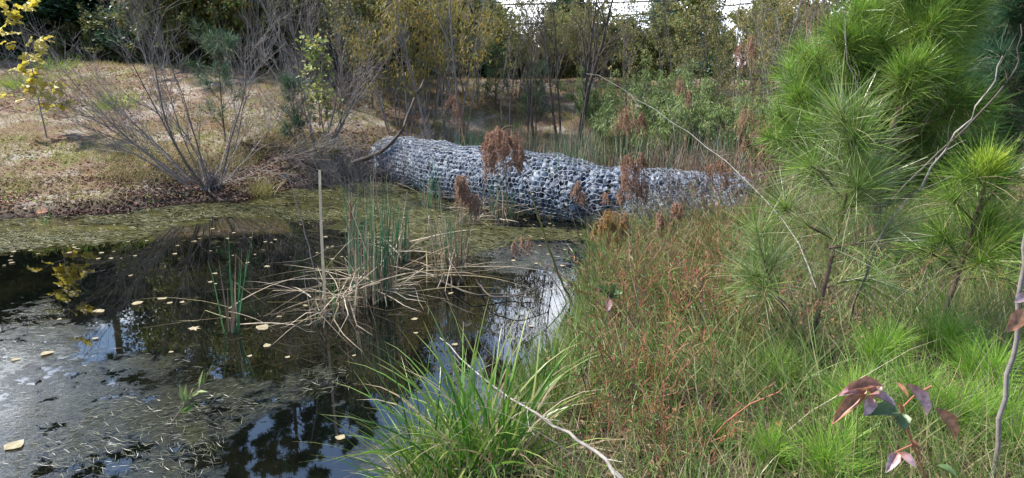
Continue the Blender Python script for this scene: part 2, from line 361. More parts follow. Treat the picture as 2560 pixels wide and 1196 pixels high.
bp = N.new('ShaderNodeBump'); bp.inputs['Strength'].default_value = .7; bp.inputs['Distance'].default_value = .04; L.new(noise_node(26, 10, .75), bp.inputs['Height']); L.new(bp.outputs[0], b.inputs['Normal'])
nearm = sstep((8.2 - Y) / 1.5) * sstep((fbm(X * .9 + 4, Y * .9) + .40 * sstep((2.6 - X) / 1.5) - .42) / .12)
g = Geo(); g.add(np.stack([X, Y, Z], -1), Fg, nearm * (X > -1.5))
tag(obj('ground', g.mesh('ground', gm, True)), kind='structure')

# water, with the two kinds of weed scum that colour its surface
MATS = [[(-200, 560), (0, 548), (250, 540), (480, 512), (620, 505), (760, 470), (960, 455), (1100, 500), (1240, 540), (1240, 620), (1080, 600), (1000, 610), (700, 545), (560, 545), (420, 580), (290, 612), (180, 612), (0, 635), (-200, 650)],
        [(960, 590), (1100, 560), (1540, 580), (1490, 605), (1330, 600), (1180, 640), (1060, 630)]]
FILM = [[(-300, 830), (0, 795), (130, 742), (190, 800), (300, 870), (480, 905), (560, 945), (700, 960), (830, 880), (900, 960), (700, 1020), (640, 1040), (560, 1110), (560, 1196), (500, 1300), (-400, 1300)],
        [(1180, 600), (1480, 600), (1460, 660), (1400, 700), (1180, 680)], [(1080, 900), (1200, 920), (1230, 1030), (1130, 980)], [(880, 1080), (1100, 1040), (1150, 1196), (870, 1196)]]
def soft(polys, x, y):
    m = 0; px, py = to_px(np.stack([x, y, x * 0], -1))
    offs = [(r * math.cos(t * 1.05 + r), r * .55 * math.sin(t * 1.05 + r)) for r in (0.1, 22, 45, 70, 95) for t in range(6)]
    for dx, dy in offs:
        k = np.zeros(x.shape, bool)
        for P in polys: k |= inside(px + dx, py + dy, P)
        m = m + k
    return m / len(offs)
wm = bpy.data.materials.new('pond_water'); wm.use_nodes = True; nt = wm.node_tree; N = nt.nodes; L = nt.links; b = N['Principled BSDF']
tcg = N.new('ShaderNodeTexCoord')
b.inputs['IOR'].default_value = 1.9
def attr(n):
    q = N.new('ShaderNodeAttribute'); q.attribute_name = n; return q.outputs['Fac']
def mth(op, x, y):
    q = N.new('ShaderNodeMath'); q.operation = op
    for k, v in enumerate((x, y)):
        if isinstance(v, (int, float)): q.inputs[k].default_value = v
        else: L.new(v, q.inputs[k])
    return q.outputs[0]
nA = mth('ADD', mth('MULTIPLY', noise_node(2.2, 8, .62), .55), mth('MULTIPLY', noise_node(8.5, 8, .7), .45)); nF = noise_node(34, 6, .7)
mm = rampf(mth('ADD', attr('along'), mth('MULTIPLY', nA, 5.0)), 3.0, 3.5)       # olive mats
mf = rampf(mth('ADD', attr('film'), mth('MULTIPLY', nA, 6.5)), 3.95, 4.35)        # silvery film
c = mixc(rampf(noise_node(1.6, 5), .45, .7), (.002, .0025, .002), (.008, .008, .004))
c = mixc(mm, c, mixc(rampf(nF, .35, .65), (.018, .021, .006), (.10, .10, .028)))
c = mixc(mf, c, mixc(rampf(nF, .35, .65), (.008, .009, .005), (.04, .04, .025)))
L.new(c, b.inputs['Base Color'])
L.new(mth('ADD', mth('MULTIPLY', mth('MAXIMUM', mm, mf), .05), .012), b.inputs['Roughness'])
mapn = N.new('ShaderNodeMapping'); mapn.inputs['Scale'].default_value = (22, 60, 1); mapn.inputs['Rotation'].default_value = (0, 0, .35); L.new(tcg.outputs['Object'], mapn.inputs['Vector'])
nB = N.new('ShaderNodeTexNoise'); nB.inputs['Scale'].default_value = 1; nB.inputs['Detail'].default_value = 7; nB.inputs['Distortion'].default_value = 1.2; L.new(mapn.outputs[0], nB.inputs['Vector'])
hgt = mth('ADD', mth('MULTIPLY', noise_node(4, 3), .02), mth('MULTIPLY', mth('MULTIPLY', nB.outputs['Fac'], mth('MAXIMUM', mm, mf)), .05))
bp = N.new('ShaderNodeBump'); bp.inputs['Strength'].default_value = .8; bp.inputs['Distance'].default_value = .02; L.new(hgt, bp.inputs['Height']); L.new(bp.outputs[0], b.inputs['Normal'])
g = Geo(); xs2 = np.unique(np.concatenate([np.linspace(-16, -7, 30), np.linspace(-7, 3, 260), np.linspace(3, 7, 12)])); ys2 = np.unique(np.concatenate([np.linspace(-2, 1.5, 8), np.linspace(1.5, 12.5, 260)]))
X, Y = np.meshgrid(xs2, ys2); idx = np.arange(X.size).reshape(X.shape)
g.add(np.stack([X, Y, X * 0], -1), np.stack([idx[:-1, :-1], idx[:-1, 1:], idx[1:, 1:], idx[1:, :-1]], -1).reshape(-1, 4), np.where(Y > 1, soft(MATS, X, np.maximum(Y, 1)), 0))
me = g.mesh('water', wm, True); at_ = me.attributes.new('film', 'FLOAT', 'POINT'); at_.data.foreach_set('value', np.where(Y > 1, soft(FILM, X, np.maximum(Y, 1)), 0).ravel().astype(np.float32))
tag(obj('water', me), kind='structure')

# ------------------------------------------------------------------ wire-mesh rolls filled with rock
def ico(sub=1):
    import bmesh
    bm = bmesh.new(); bmesh.ops.create_icosphere(bm, subdivisions=sub, radius=.5)
    V = np.array([v.co[:] for v in bm.verts]); F = np.array([[v.index for v in f.verts] for f in bm.faces]); bm.free(); return V, F
IV, IF = ico(2)
ROCKV = []
for k in range(9):
    V = IV.copy()
    for j in range(9):                                 # cut flat facets: broken stone
        n = randdir(1)[0]; dcut = RS.uniform(.24, .40); h = V @ n; V = V - np.outer(np.maximum(h - dcut, 0), n)
    V *= RS.uniform(.75, 1.25, 3); ROCKV.append(V)
def make_roll(name, path, Rm, label, th_rng, rock_mat, sp=.075, flat=1.0, nrock=100, wire=True):
    path = np.array(path, float); seg = np.linalg.norm(np.diff(path, axis=0), axis=1); cum = np.concatenate([[0], np.cumsum(seg)]); Ltot = cum[-1]
    def axis(s):
        return np.stack([np.interp(s, cum, path[:, i]) for i in range(3)], -1)
    def surf(s, th, off=0.0):
        c = axis(s); T = norm(axis(np.minimum(s + .05, Ltot)) - axis(np.maximum(s - .05, 0))); T[..., 2] = 0; T = norm(T)
        side = np.stack([T[..., 1], -T[..., 0], T[..., 2] * 0], -1)
        endf = np.minimum(np.clip(s / .10, 0, 1), np.clip((Ltot - s) / .10, 0, 1)); endf = np.sqrt(np.clip(1 - (1 - endf) ** 2, .05, 1))
        r = (Rm * (1 + .07 * (vnoise(s * 2.6 + 3, th * 1.2 + 8) - .5) * 2 + .06 * (vnoise(s * 9, th * 4) - .5)) + off) * endf
        return c + side * (r * np.cos(th) * 1.12)[..., None] + np.array([0, 0, 1.]) * (r * np.sin(th) * flat)[..., None], side, r
    root = empty(name, label, 'rock gabion', 'wire gabion rolls across the pond', tuple(axis(Ltot / 2)))
    ORG = np.array(root.location)
    ns = int(Ltot / sp); nth = int(Rm * 2 * math.pi / sp); items = []
    for i in range(ns):
        for j in range(nth):
            th = 2 * math.pi * (j + .5 * (i % 2)) / nth - math.pi
            if not (th_rng[0] < th < th_rng[1]): continue
            items.append(((i + .5) * sp + RS.uniform(-.2, .2) * sp, th + RS.uniform(-.2, .2) * sp / Rm))
    it = np.array(items); P, side, r = surf(it[:, 0], it[:, 1], -.055)
    front = (np.cos(it[:, 1]) > -.1) & (P[:, 2] > .03)
    order = np.argsort(-(np.where(front, 1, 0) * (1 + RS.uniform(0, 1, len(P)))))
    meshes = []
    for k, V in enumerate(ROCKV):
        gg = Geo(); gg.add(V * sp * 1.5, IF); meshes.append(gg.mesh('stone', rock_mat))
    for q in order[:nrock]:
        o = obj('stone', meshes[RS.integers(9)], root); o.location = P[q] - ORG; o.rotation_euler = RS.uniform(0, 6.28, 3)
        o.scale = RS.uniform(.7, 1.3, 3) * [1, 1, .75]
    gg = Geo(); rest = order[nrock:]
    for k in range(9):
        sel = rest[k::9]
        stamp(gg, ROCKV[k], IF, P[sel] - ORG, randdir(len(sel)), randdir(len(sel)), RS.uniform(.6, 1.35, (len(sel), 3)) * sp * 1.5)
    P2, _, _ = surf(it[:, 0] + sp * .5, it[:, 1] + .1, -.10)
    stamp(gg, ROCKV[0], IF, P2 - ORG, randdir(len(P2)), randdir(len(P2)), RS.uniform(1.0, 1.4, (len(P2), 3)) * sp * 1.4)
    o = obj('rock_fill', gg.mesh('rock_fill', [rock_mat]), root); o['kind'] = 'stuff'
    # hexagonal wire
    a = .038; rows = int((th_rng[1] - th_rng[0]) * Rm / (1.5 * a)); cols = int(Ltot / (math.sqrt(3) * a)); A = []; B_ = []
    for i in range(rows):
        for j in range(cols):
            cx = (j + .5 * (i % 2) + .5) * math.sqrt(3) * a; cy = i * 1.5 * a
            vs = [(cx + a * math.sin(math.pi / 3 * k), cy + a * math.cos(math.pi / 3 * k)) for k in range(3)] + [(cx, cy - a)]
            A += [vs[0], vs[1], vs[2]]; B_ += [vs[1], vs[2], (cx, cy - a)]
    A = np.array(A); B_ = np.array(B_)
    def S(p):
        q, _, _ = surf(np.clip(p[:, 0], .01, Ltot - .01), th_rng[0] + p[:, 1] / Rm, .022 + .022 * vnoise(p[:, 0] * 9, p[:, 1] * 9)); k9 = np.round(p * 1e4); h = np.stack([np.sin(k9[:, 0] * .37 + k9[:, 1] * .53), np.sin(k9[:, 0] * .91 - k9[:, 1] * .29), np.sin(k9[:, 0] * .17 + k9[:, 1] * 1.3)], -1); return q + h * .006
    Pm = np.stack([S(A), S(B_)], 1) - ORG
    gg = Geo(); tubes(gg, Pm, np.full(Pm.shape[:2], .0030), 3); obj('wire_mesh', gg.mesh('wire_mesh', M['wire'], True), root)
    return root
def topc(px, py, zt, Rm):           # axis point of a roll whose top shows at a pixel
    p = atz(px, py, zt); return (p[0], p[1], zt - Rm)
PI = math.pi
make_roll('gabion_roll', [topc(965, 358, .52, .28), topc(1030, 356, .60, .32), topc(1130, 370, .66, .35), topc(1300, 385, .69, .36), topc(1400, 396, .68, .36), topc(1487, 415, .62, .35)], .36,
          'longest wire roll packed with blue grey rocks, behind the cattails in mid pond', (-1.0, 2.5), M['stone'], sp=.07)
make_roll('gabion_roll', [topc(1440, 416, .60, .31), topc(1530, 424, .60, .31), topc(1600, 424, .60, .31), topc(1720, 428, .60, .31), topc(1800, 438, .55, .30), topc(1875, 470, .45, .26)], .30,
          'short upper wire roll of pale rocks with a crumpled right end under arching twigs', (-1.0, 2.5), M['stone'], sp=.07)
make_roll('gabion_roll', [tuple(atz(1560, 535, .12)), tuple(atz(1680, 545, .12)), tuple(atz(1860, 560, .12))], .24,
          'dark wet wire roll lying at the waterline below the short upper roll', (-.8, 2.4), M['stone_dark'], nrock=60, sp=.07)

# ------------------------------------------------------------------ cattails
UP = np.array([0, 0, 1.])
def lean(n, s): return norm(np.stack([RS.normal(size=n) * s, RS.normal(size=n) * s, np.ones(n)], -1))
def disc(n, r):
    a = rnd(0, 2 * PI, n); q = r * np.sqrt(rnd(0, 1, n)); return np.stack([q * np.cos(a), q * np.sin(a), np.zeros(n) - .05], -1)
def blades(g, base, d, L, W, K=7, droop=.15, wig=.02, kink=None, kamt=1.0, mat=0, p=2.2):
    P = strand(base, d, L, K, droop, wig, kink, kamt); ribbons(g, P, taper(W, K, p), side=norm(np.stack([RS.normal(size=len(base)) * .3 + 1, RS.normal(size=len(base)) * .6, RS.normal(size=len(base)) * .1], -1)), mat=mat); return P
def cattail(label, loc, green, tan, h, r, group='cattail clumps in the pond', bent=.5, mess=0, spikes=0, spread=.10, wd=.011):
    root = empty('cattail_clump', label, 'cattails', group, loc)
    if green:
        g = Geo(); blades(g, disc(green, r), lean(green, spread), rnd(h * .65, h, green), rnd(wd * .6, wd, green), 8, .12)
        part('green_blades', g, M['reed_green'], root)
    if tan:
        g = Geo(); n = tan; kk = np.where(rnd(0, 1, n) < bent, RS.integers(3, 8, n), 99)
        blades(g, disc(n, r * 1.1), lean(n, spread * 1.2), rnd(h * .45, h * 1.02, n), rnd(wd * .6, wd * 1.1, n), 9, .2, .03, kk, 1.3)
        part('dry_blades', g, M['reed_tan'], root)
        g = Geo(); n = max(4, tan // 2); P = strand(disc(n, r * .8), lean(n, .06), rnd(h * .15, h * .5, n), 4, .05)
        tubes(g, P, taper(rnd(.004, .008, n), 4, 1, 1, .5), 5); part('stalks', g, M['reed_brown'], root)
    if mess:
        g = Geo(); n = int(mess * .75); b = disc(n, r * 1.3); b[:, 2] = rnd(.02, .22, n); a = rnd(0, 2 * PI, n)
        d = np.stack([np.cos(a), np.sin(a) * .8, rnd(-.08, .28, n) ], -1)
        P = strand(b, d, rnd(.35, .9, n), 8, .42, .035, np.where(rnd(0, 1, n) < .4, RS.integers(2, 6, n), 99), .35); P[..., 2] = np.maximum(P[..., 2], rnd(.004, .05, n)[:, None])
        ribbons(g, P, taper(rnd(.004, .010, n), 8, 3), side=norm(np.stack([-d[:, 1], d[:, 0], RS.normal(size=n) * .7], -1)))
        part('fallen_blades', g, M['reed_tan'], root)
    for i in range(spikes):
        a = disc(1, r * .5); P = strand(a, lean(1, .03), h * .62, 5); g = Geo(); tubes(g, P, np.full((1, 5), .004), 6); st = part('flower_stalk', g, M['reed_brown'], root)
        g = Geo(); e0 = P[0, -1]; K = 9; z = np.linspace(0, .15, K); Pz = e0[None] + np.stack([z * 0, z * 0, z], -1)
        tubes(g, Pz[None], (.0115 * np.sqrt(np.clip(1 - (2 * np.linspace(0, 1, K) - 1) ** 6, .02, 1)))[None], 10)
        part('seed_head', g, M['cattail_head'], root, True)
    return root
CL = [ # px, py at water, green, tan, height, radius, mess, spikes, bent, label
    (925, 745, 44, 42, 1.05, .17, 70, 1, .6, 'largest cattail clump in open water, with one brown seed head'),
    (835, 800, 3, 22, .45, .14, 60, 0, .5, 'low heap of bleached cattail blades left of the largest clump'),
    (1130, 705, 12, 60, .85, .12, 45, 0, .75, 'dense brown and straw coloured cattail clump right of the largest clump'),
    (580, 830, 7, 4, .80, .045, 8, 0, .3, 'small cattail clump with a few tall green blades, alone in dark water at left'),
    (1000, 650, 14, 16, .75, .10, 26, 0, .9, 'cattail clump with pale hooked blade tips just behind the largest clump'),
    (1075, 520, 16, 10, .72, .16, 8, 0, .4, 'thin green cattail clump in front of the left end of the long rock roll'),
    (1250, 545, 18, 18, .62, .20, 34, 0, .4, 'cattail clump standing below the biggest brown seed plume'),
    (1392, 545, 12, 2, 1.15, .05, 0, 0, .2, 'tight bundle of tall dark green cattail blades in front of the rock roll'),
    (1330, 530, 6, 5, 1.0, .10, 6, 0, .6, 'sparse cattail clump between the biggest plume and the tall green bundle'),
    (1170, 560, 8, 22, .55, .12, 30, 0, .9, 'short bleached cattail clump under the small drooping plume'),
    (885, 640, 5, 8, .9, .05, 4, 0, .9, 'thin cattail clump with white curled tips behind the tangle of dry blades'),
]
for px, py, gr, tn, h, r, ms, spk, bt, lb in CL:
    p = atz(px, py); cattail(lb, (p[0], p[1], 0), gr, tn, h, r, bent=bt, mess=ms, spikes=spk)
# lone tall bleached blade and dark rush
def lone(name, label, cat, pts, r0, r1, m, S=6, mode='tube', group=None):
    pts = np.array(pts, float); K = 16; t = np.linspace(0, 1, len(pts)); tt = np.linspace(0, 1, K)
    P = np.stack([np.interp(tt, t, pts[:, i]) for i in range(3)], -1)
    for _ in range(2): P[1:-1] = (P[:-2] + 2 * P[1:-1] + P[2:]) / 4
    org = P[0].copy(); g = Geo(); P = P - org
    if mode == 'tube':
        P[1:-1] += RS.normal(size=(K - 2, 3)) * min(.006, np.linalg.norm(P[-1]) * .004); R = np.linspace(r0, r1, K)[None]; tubes(g, P[None], R, S)
        if name in ('bent_twig', 'fallen_stick'):
            P1, R1 = grow(P[None], R, 9, (.15, .95), (.06, .3), (.4, .9), 5, 0, .12, .5, .4, .0009); tubes(g, P1, R1, 3)
    else: ribbons(g, P[None], np.linspace(r0, r1, K)[None] * 2, side=np.array([[1, .2, 0]]))
    o = obj(name, g.mesh(name, m, True)); o.location = org; return tag(o, label, cat, group)
b0 = atz(815, 790); lone('bleached_cattail', 'single tall bleached cattail blade sticking straight up left of the largest clump', 'cattail', [b0, aty(806, 640, b0[1]), aty(801, 520, b0[1]), aty(799, 425, b0[1])], .010, .008, M['reed_bleached'], mode='rib')
b0 = atz(825, 800); lone('rush_stem', 'thin dark leaning rush stem left of the bleached cattail blade', 'rush', [b0, aty(790, 690, b0[1]), aty(757, 560, b0[1]), aty(724, 452, b0[1])], .004, .003, M['bark_grey'])
b0 = atz(1395, 760); lone('reed_stalk', 'thick olive reed stalk leaning left over the sky reflection', 'reed', [b0 + [0.1, 0, 0], aty(1385, 660, b0[1]), aty(1352, 560, b0[1]), aty(1325, 480, b0[1])], .011, .004, M['olive'])

# marsh cattails behind the rolls
MK = [('green_marsh', 26, 10, 1.05), ('mixed_marsh', 14, 26, .95), ('tan_marsh', 3, 34, .85)]
protos = []
for nm, gr, tn, h in MK:
    protos.append(None)
lbls = ['mostly green cattail clump in the marsh behind the rock rolls', 'half green half dry cattail clump in the marsh behind the rock rolls', 'dry straw coloured cattail clump in the marsh behind the rock rolls']
for i in range(74):
    x = RS.uniform(-.8, 4.4); y = RS.uniform(9.9, 12.0)
    if x > 2: y = RS.uniform(9.0, 11.8)
    k = 0 if (x < .1 and RS.random() < .75) else (1 if x < 1.6 and RS.random() < .6 else (2 if RS.random() < .8 else 1))
    loc = (x, y, 0.0); sc = RS.uniform(.9, 1.3)
    if protos[k] is None:
        protos[k] = cattail(lbls[k], loc, MK[k][1], MK[k][2], MK[k][3], .16, group=['green', 'half dry', 'dry'][k] + ' cattails in the marsh behind the rock rolls', bent=.35, spread=.09, wd=.012)
    else:
        copy_thing(protos[k], loc, RS.uniform(0, 6.28), (sc, sc, sc * RS.uniform(.85, 1.1)))

# ------------------------------------------------------------------ drooping brown seed plumes
def plume_geo(W, Hh, n=26, m='plume', crumbs=80, cs=.0075, skew=0.0):
    """hanging bunch: thin arcs leave the stalk and droop; tapering tassels of seed husks hang along them; top at the origin"""
    g = Geo(); gs = Geo(); n = max(6, int(n * .8))
    a = rnd(0, 2 * PI, n); st = np.stack([np.zeros(n), np.zeros(n), rnd(-.45, 0, n) * Hh], -1)
    d = norm(np.stack([np.cos(a) + skew, np.sin(a), rnd(.1, 1.2, n)], -1))
    L = rnd(.3, 1.05, n) * Hh; P = [st]; K = 8
    for i in range(K - 1):
        P.append(P[-1] + d * [W / Hh * 1.25, W / Hh * 1.25, 1] * (L / (K - 1))[:, None]); d = norm(d * [.78, .78, 1] + np.array([0, 0, -.48]) + RS.normal(size=(n, 3)) * .1)
    P = np.stack(P, 1); tubes(gs, P, taper(np.full(n, .0016), K, 1, 1, .6), 3)
    k = 4; q, T, _, t = sample(P, np.ones(P.shape[:2]), k, (.25, 1)); N = len(q)
    ln = rnd(.16, .38, N) * Hh; C = strand(q, np.array([[0, 0, -1.]]) + RS.normal(size=(N, 3)) * .28, ln, 5, .3, .1); tubes(gs, C, np.full(C.shape[:2], .0009), 3)
    cr_ = max(12, int(crumbs * .33)); p, T, _, t = sample(C, np.ones(C.shape[:2]), cr_, (0, 1)); rad = (W * .16 * RS.uniform(.6, 1.3, N)).repeat(cr_) * np.sin(PI * (.12 + .86 * t)) 
    p = p + randdir(len(p)) * (rad * rnd(0, 1, len(p)) ** .6)[:, None]
    stamp(g, OCT, OCT_F, p, T + RS.normal(size=p.shape) * .5, randdir(len(p)), rnd(cs * .5, cs * 1.2, len(p)))
    return g, gs
def seed_plant(label, px, py_top, y, stem_px, W, Hh, m='plume', heads=None, stemz=None, n=26, crumbs=90, cs=.0075, group='tall weeds with drooping brown seed plumes'):
    """px, py_top: where the head hangs from; stem_px: pixel of the stem's foot; heads: further (dx, dz, W, H)"""
    k = D(y) / y * 1.05; y = D(y); W *= k * 1.15; Hh *= k; heads = [(q[0] * k, q[1] * k, q[2] * k * 1.15, q[3] * k) for q in (heads or [])]
    top = aty(px, py_top, y); foot = atz(*stem_px, 0.0) if stemz is None else aty(*stem_px, y); foot[2] = max(float(H(foot[0], foot[1])), -.02)
    root = empty('seed_plume_weed', label, 'dried weed', group, tuple(foot)); O = foot
    mid = (foot + top) / 2 + np.array([.03, 0, .04]); pts = np.stack([foot, foot * .6 + mid * .4 + [.02, 0, 0], mid, top * .7 + mid * .3, top], 0) - O
    g = Geo(); tubes(g, pts[None], np.linspace(.006, .003, 5)[None], 6); part('stem', g, M['reed_brown'], root)
    for dx, dz, w, hh in [(0, 0, W, Hh)] + (heads or []):
        g, gs = plume_geo(w, hh, n, m, crumbs, cs, skew=RS.uniform(-.3, .3)); o = np.array([dx, RS.uniform(-.04, .04), dz])
        for G_ in (g, gs): G_.V = [v + (top - O) + o for v in G_.V]
        if dx or dz:
            s0 = top - O + np.array([0, 0, dz - .03]); e = top - O + o; tubes(gs, np.stack([s0, (s0 + e) / 2 + [0, 0, .02], e], 0)[None], np.full((1, 3), .002), 4)
        pl = part('seed_plume', g, M[m], root); part('plume_twigs', gs, M['plume'], root)
    return root
seed_plant('largest and densest rust brown seed plume hanging in front of the long rock roll', 1250, 326, 5.3, (1262, 560), .19, .36, heads=[(.15, -.13, .07, .20), (-.07, -.03, .10, .30), (.06, -.01, .11, .27), (-.02, .01, .10, .22)], n=24, crumbs=170)
seed_plant('smaller rust brown seed plume leaning right above the straw coloured cattail clump', 1150, 440, 5.0, (1140, 700), .06, .17, heads=[(.04, -.07, .09, .20), (.10, -.13, .06, .19)], n=24, crumbs=110)
seed_plant('tall brown seed plume weed with stacked heads before the gap between the rolls', 1565, 270, 5.6, (1590, 575), .15, .27, 'plume_faded', heads=[(.13, -.05, .06, .18), (.06, -.37, .10, .24), (.02, -.50, .12, .24), (.15, -.55, .07, .26), (.14, -.35, .05, .2)], n=22, crumbs=80)
seed_plant('two small reddish plumes hanging beside each other above the sky reflection', 1285, 605, 4.6, (1420, 760), .03, .13, heads=[(.05, .03, .03, .13), (.11, .02, .05, .10)], n=8, crumbs=60, cs=.006)
seed_plant('golden brown seed plumes hanging over the shore grass below the rolls', 1530, 530, 4.7, (1560, 640), .10, .20, 'plume_golden', heads=[(-.09, -.06, .07, .15), (.08, -.02, .07, .22), (.02, -.04, .08, .26)], n=18, crumbs=80)
seed_plant('pair of short brown plumes against the lower dark rock roll', 1510, 480, 5.5, (1560, 600), .05, .10, heads=[(.14, .0, .07, .11)], n=16, crumbs=60)
seed_plant('brown drooping tuft like a small broom before the dark lower roll', 1690, 505, 5.2, (1700, 610), .09, .17, 'plume', n=26, crumbs=90)
seed_plant('small dusky red plume standing in the red stemmed weeds', 1650, 530, 4.9, (1660, 640), .05, .16, 'plume', n=16, crumbs=70)
seed_plant('tallest faded plume weed with three heads left of the big pine', 1875, 85, 5.6, (1880, 560), .10, .28, 'plume_faded', heads=[(-.06, -.08, .08, .22), (.03, -.52, .10, .30), (.05, -.78, .06, .18), (.16, -.62, .08, .2)], n=16, crumbs=60)
seed_plant('faded thin plume weed hanging between the rolls and the tallest plume weed', 1708, 195, 6.6, (1760, 560), .07, .22, 'plume_faded', heads=[(.05, -.10, .05, .2)], n=14, crumbs=60)
seed_plant('faded plume weed with narrow heads touching the left side of the big pine', 1915, 350, 5.0, (1905, 570), .05, .16, 'plume_faded', heads=[(.05, -.06, .05, .16), (-.05, .1, .06, .15)], n=12, crumbs=60)
seed_plant('wide tangled brown plume lying in the red stemmed weeds', 1745, 705, 3.6, (1760, 830), .13, .11, 'plume', n=34, crumbs=90, cs=.006)
seed_plant('loose rust plume left of the pair of short brown plumes, before the long roll', 1440, 455, 5.6, (1470, 590), .07, .16, 'plume', heads=[(.05, -.08, .05, .12)], n=14, crumbs=60)
seed_plant('faded loose plume between the stacked plume weed and the tallest plume weed', 1800, 395, 5.8, (1790, 570), .08, .2, 'plume_faded', heads=[(.08, -.1, .06, .2), (-.08, -.06, .05, .15)], n=14, crumbs=55)
seed_plant('rust plume drooping among the red stemmed weeds left of the side pine stem', 1825, 600, 4.4, (1830, 720), .07, .16, 'plume', heads=[(-.07, -.05, .05, .12)], n=14, crumbs=60)
seed_plant('reddish plumes hanging low behind the willow trunks on the far side', 1135, 240, 9.8, (1130, 350), .16, .42, 'plume_faded', heads=[(.1, -.35, .1, .3)], n=20, crumbs=60, cs=.014)

# ------------------------------------------------------------------ trees and shrubs
def stems(n, r, L, sp, K=11, wig=.05, base_r=.012, outward=.6, tipf=.15):
    a = rnd(0, 2 * PI, n); b = np.stack([np.cos(a) * r, np.sin(a) * r, np.full(n, -.05)], -1)
    s = rnd(sp * .25, sp, n); d = np.stack([np.cos(a) * s, np.sin(a) * s, np.ones(n)], -1)
    P = strand(b, d, rnd(L * .6, L, n), K, -outward * .3, wig)
    return P, taper(rnd(base_r * .5, base_r, n), K, 1, 1, tipf)
def leaves_on(g, P, R, n, size, T=LEAF, F=LEAF_F, tr=(.2, 1), droop=.3, jit=.03, mat=0, spread=1.0):
    p, t, _, _ = sample(P, R, n, tr); d = norm(t * .5 + randdir(len(p)) * spread + np.array([0, 0, -droop]))
    stamp(g, T, F, p + RS.normal(size=p.shape) * jit, d, norm(randdir(len(p)) * .6 + UP), rnd(size * .6, size * 1.25, len(p)), mat)
def shrub(name, label, cat, group, loc, L, n, sp, leafm=None, leafn=0, size=.05, bark='bark_grey', tw=5, T=LEAF, F=LEAF_F, base_r=.014, r=.12, leaf_tr=(.2, 1), droop=.3, sub=4, rz=0, sc=1, crown='foliage', wig=.075, twl=.4):
    root = empty(name, label, cat, group, loc, rz, sc)
    P, R = stems(n, r, L, sp, base_r=base_r, wig=wig); g = Geo(); tubes(g, P, R, 5); part('stems', g, M[bark], root)
    P1, R1 = grow(P, R, tw, (.25, .97), (L * twl * .4, L * twl), (.25, .7), 5, .25, .12, .55)
    P2, R2 = grow(P1, R1, sub, (.2, .95), (L * twl * .2, L * twl * .5), (.3, .8), 4, .15, .15, .6)
    g = Geo(); tubes(g, P1, R1, 4); tubes(g, P2, R2, 3); part('twigs', g, M[bark], root)
    if leafn:
        g = Geo(); leaves_on(g, P2, R2, leafn, size, T, F, leaf_tr, droop); part(crown, g, M[leafm], root)
    return root
def tree(name, label, cat, group, loc, Ht, leafm, bark, nb=26, leafn=10, size=.09, T=QLEAF, F=QLEAF_F, tr=(.12, 1), Lb=(1.2, 2.6), ang=(.7, 1.3), trunk_r=.13, up=.3, sub=(6, 5), jit=.12, droop=.3, leanv=.05, flat=1.0, rz=0, sc=1, wig=.12):
    root = empty(name, label, cat, group, loc, rz, sc)
    P = strand(np.array([[0, 0, -.2]]), lean(1, leanv), Ht, 12, 0, .03); R = taper([trunk_r], 12, .9, 1, .12)
    g = Geo(); tubes(g, P, R, 10); part('trunk', g, M[bark], root, True)
    P1, R1 = grow(P, R, nb, tr, Lb, ang, 6, up, wig, .42, .45); P2, R2 = grow(P1, R1, sub[0], (.2, 1), (Lb[0] * .35, Lb[1] * .42), (.4, .9), 4, .15, .15, .6, .4, .003)
    g = Geo(); tubes(g, P1, R1, 5); tubes(g, P2, R2, 3)
    if sub[1]:
        P3, R3 = grow(P2, R2, sub[1], (.2, 1), (.2, .5), (.4, 1.0), 3, .1, .15, .6, .4, .002)
        tubes(g, P3, R3, 3)
    else: P3, R3 = P2, R2
    part('limbs', g, M[bark], root)
    if leafn:
        g = Geo(); leaves_on(g, P3, R3, leafn, size, T, F, (.1, 1), droop, jit); part('crown', g, M[leafm], root)
    return root
def gz(x, y): return float(H(x, y))
def at_ground(px, y):
    y = D(y); r = ray(px, 300); x = r[0] / r[1] * y; return (x, y, gz(x, y) - .03)

LIGHT_TREES = []
# prototypes are the first plant of each kind; the rest are copies with their own label, turn and size
def spread(proto_fn, items):
    """items: (px, y, scale, label); px is where its foot shows"""
    first = None
    for (px, y, s, lb) in items:
        loc = at_ground(px, y)
        if first is None: first = proto_fn(lb, loc); first.scale = (s * 1.1,) * 3 if np.ndim(s) == 0 else s
        else: copy_thing(first, loc, RS.uniform(0, 6.28), s * 1.1 if np.ndim(s) == 0 else s, lb)
# far woods: dark evergreens
spread(lambda lb, loc: tree('evergreen_tree', lb, 'tree', 'dark evergreens behind the berm', loc, 7.5, 'evergreen', 'bark_dark', nb=64, leafn=22, size=.13, tr=(.02, .98), Lb=(1.1, 2.7), sub=(9, 5), up=.1, jit=.14), [
    (-120, 15.4, (1.1, 1.1, .46), 'dark evergreen tree beyond the yellow leaved sapling, outermost at the left'),
    (90, 15.0, (1.1, 1.1, .44), 'dark blue green evergreen directly behind the yellow leaved sapling'),
    (330, 16.0, (1.1, 1.1, .46), 'dark evergreen rising behind the crown of the bare shrub at left'),
    (560, 17.5, (1.1, 1.1, .8), 'dark evergreen half hidden by grey brush behind the large bare shrub'),
    (900, 16.5, .8, 'dark evergreen in the shade between the grey brush and the yellow willow'),
    (760, 18.5, .95, 'tall dark evergreen far behind the young tree with pale leaves'),
    (1020, 19.5, .8, 'dark evergreen behind the yellow willow'),
    (-330, 16.5, (1.1, 1.1, .5), 'dark evergreen beyond the left end of the berm'),
    (2330, 12.5, 1.0, 'dark evergreen behind the big green pine'),
    (2620, 11.0, 1.0, 'dark evergreen at the right end behind the shaded pine'),
    (2900, 12.0, 1.0, 'dark evergreen beyond the right end of the berm')])
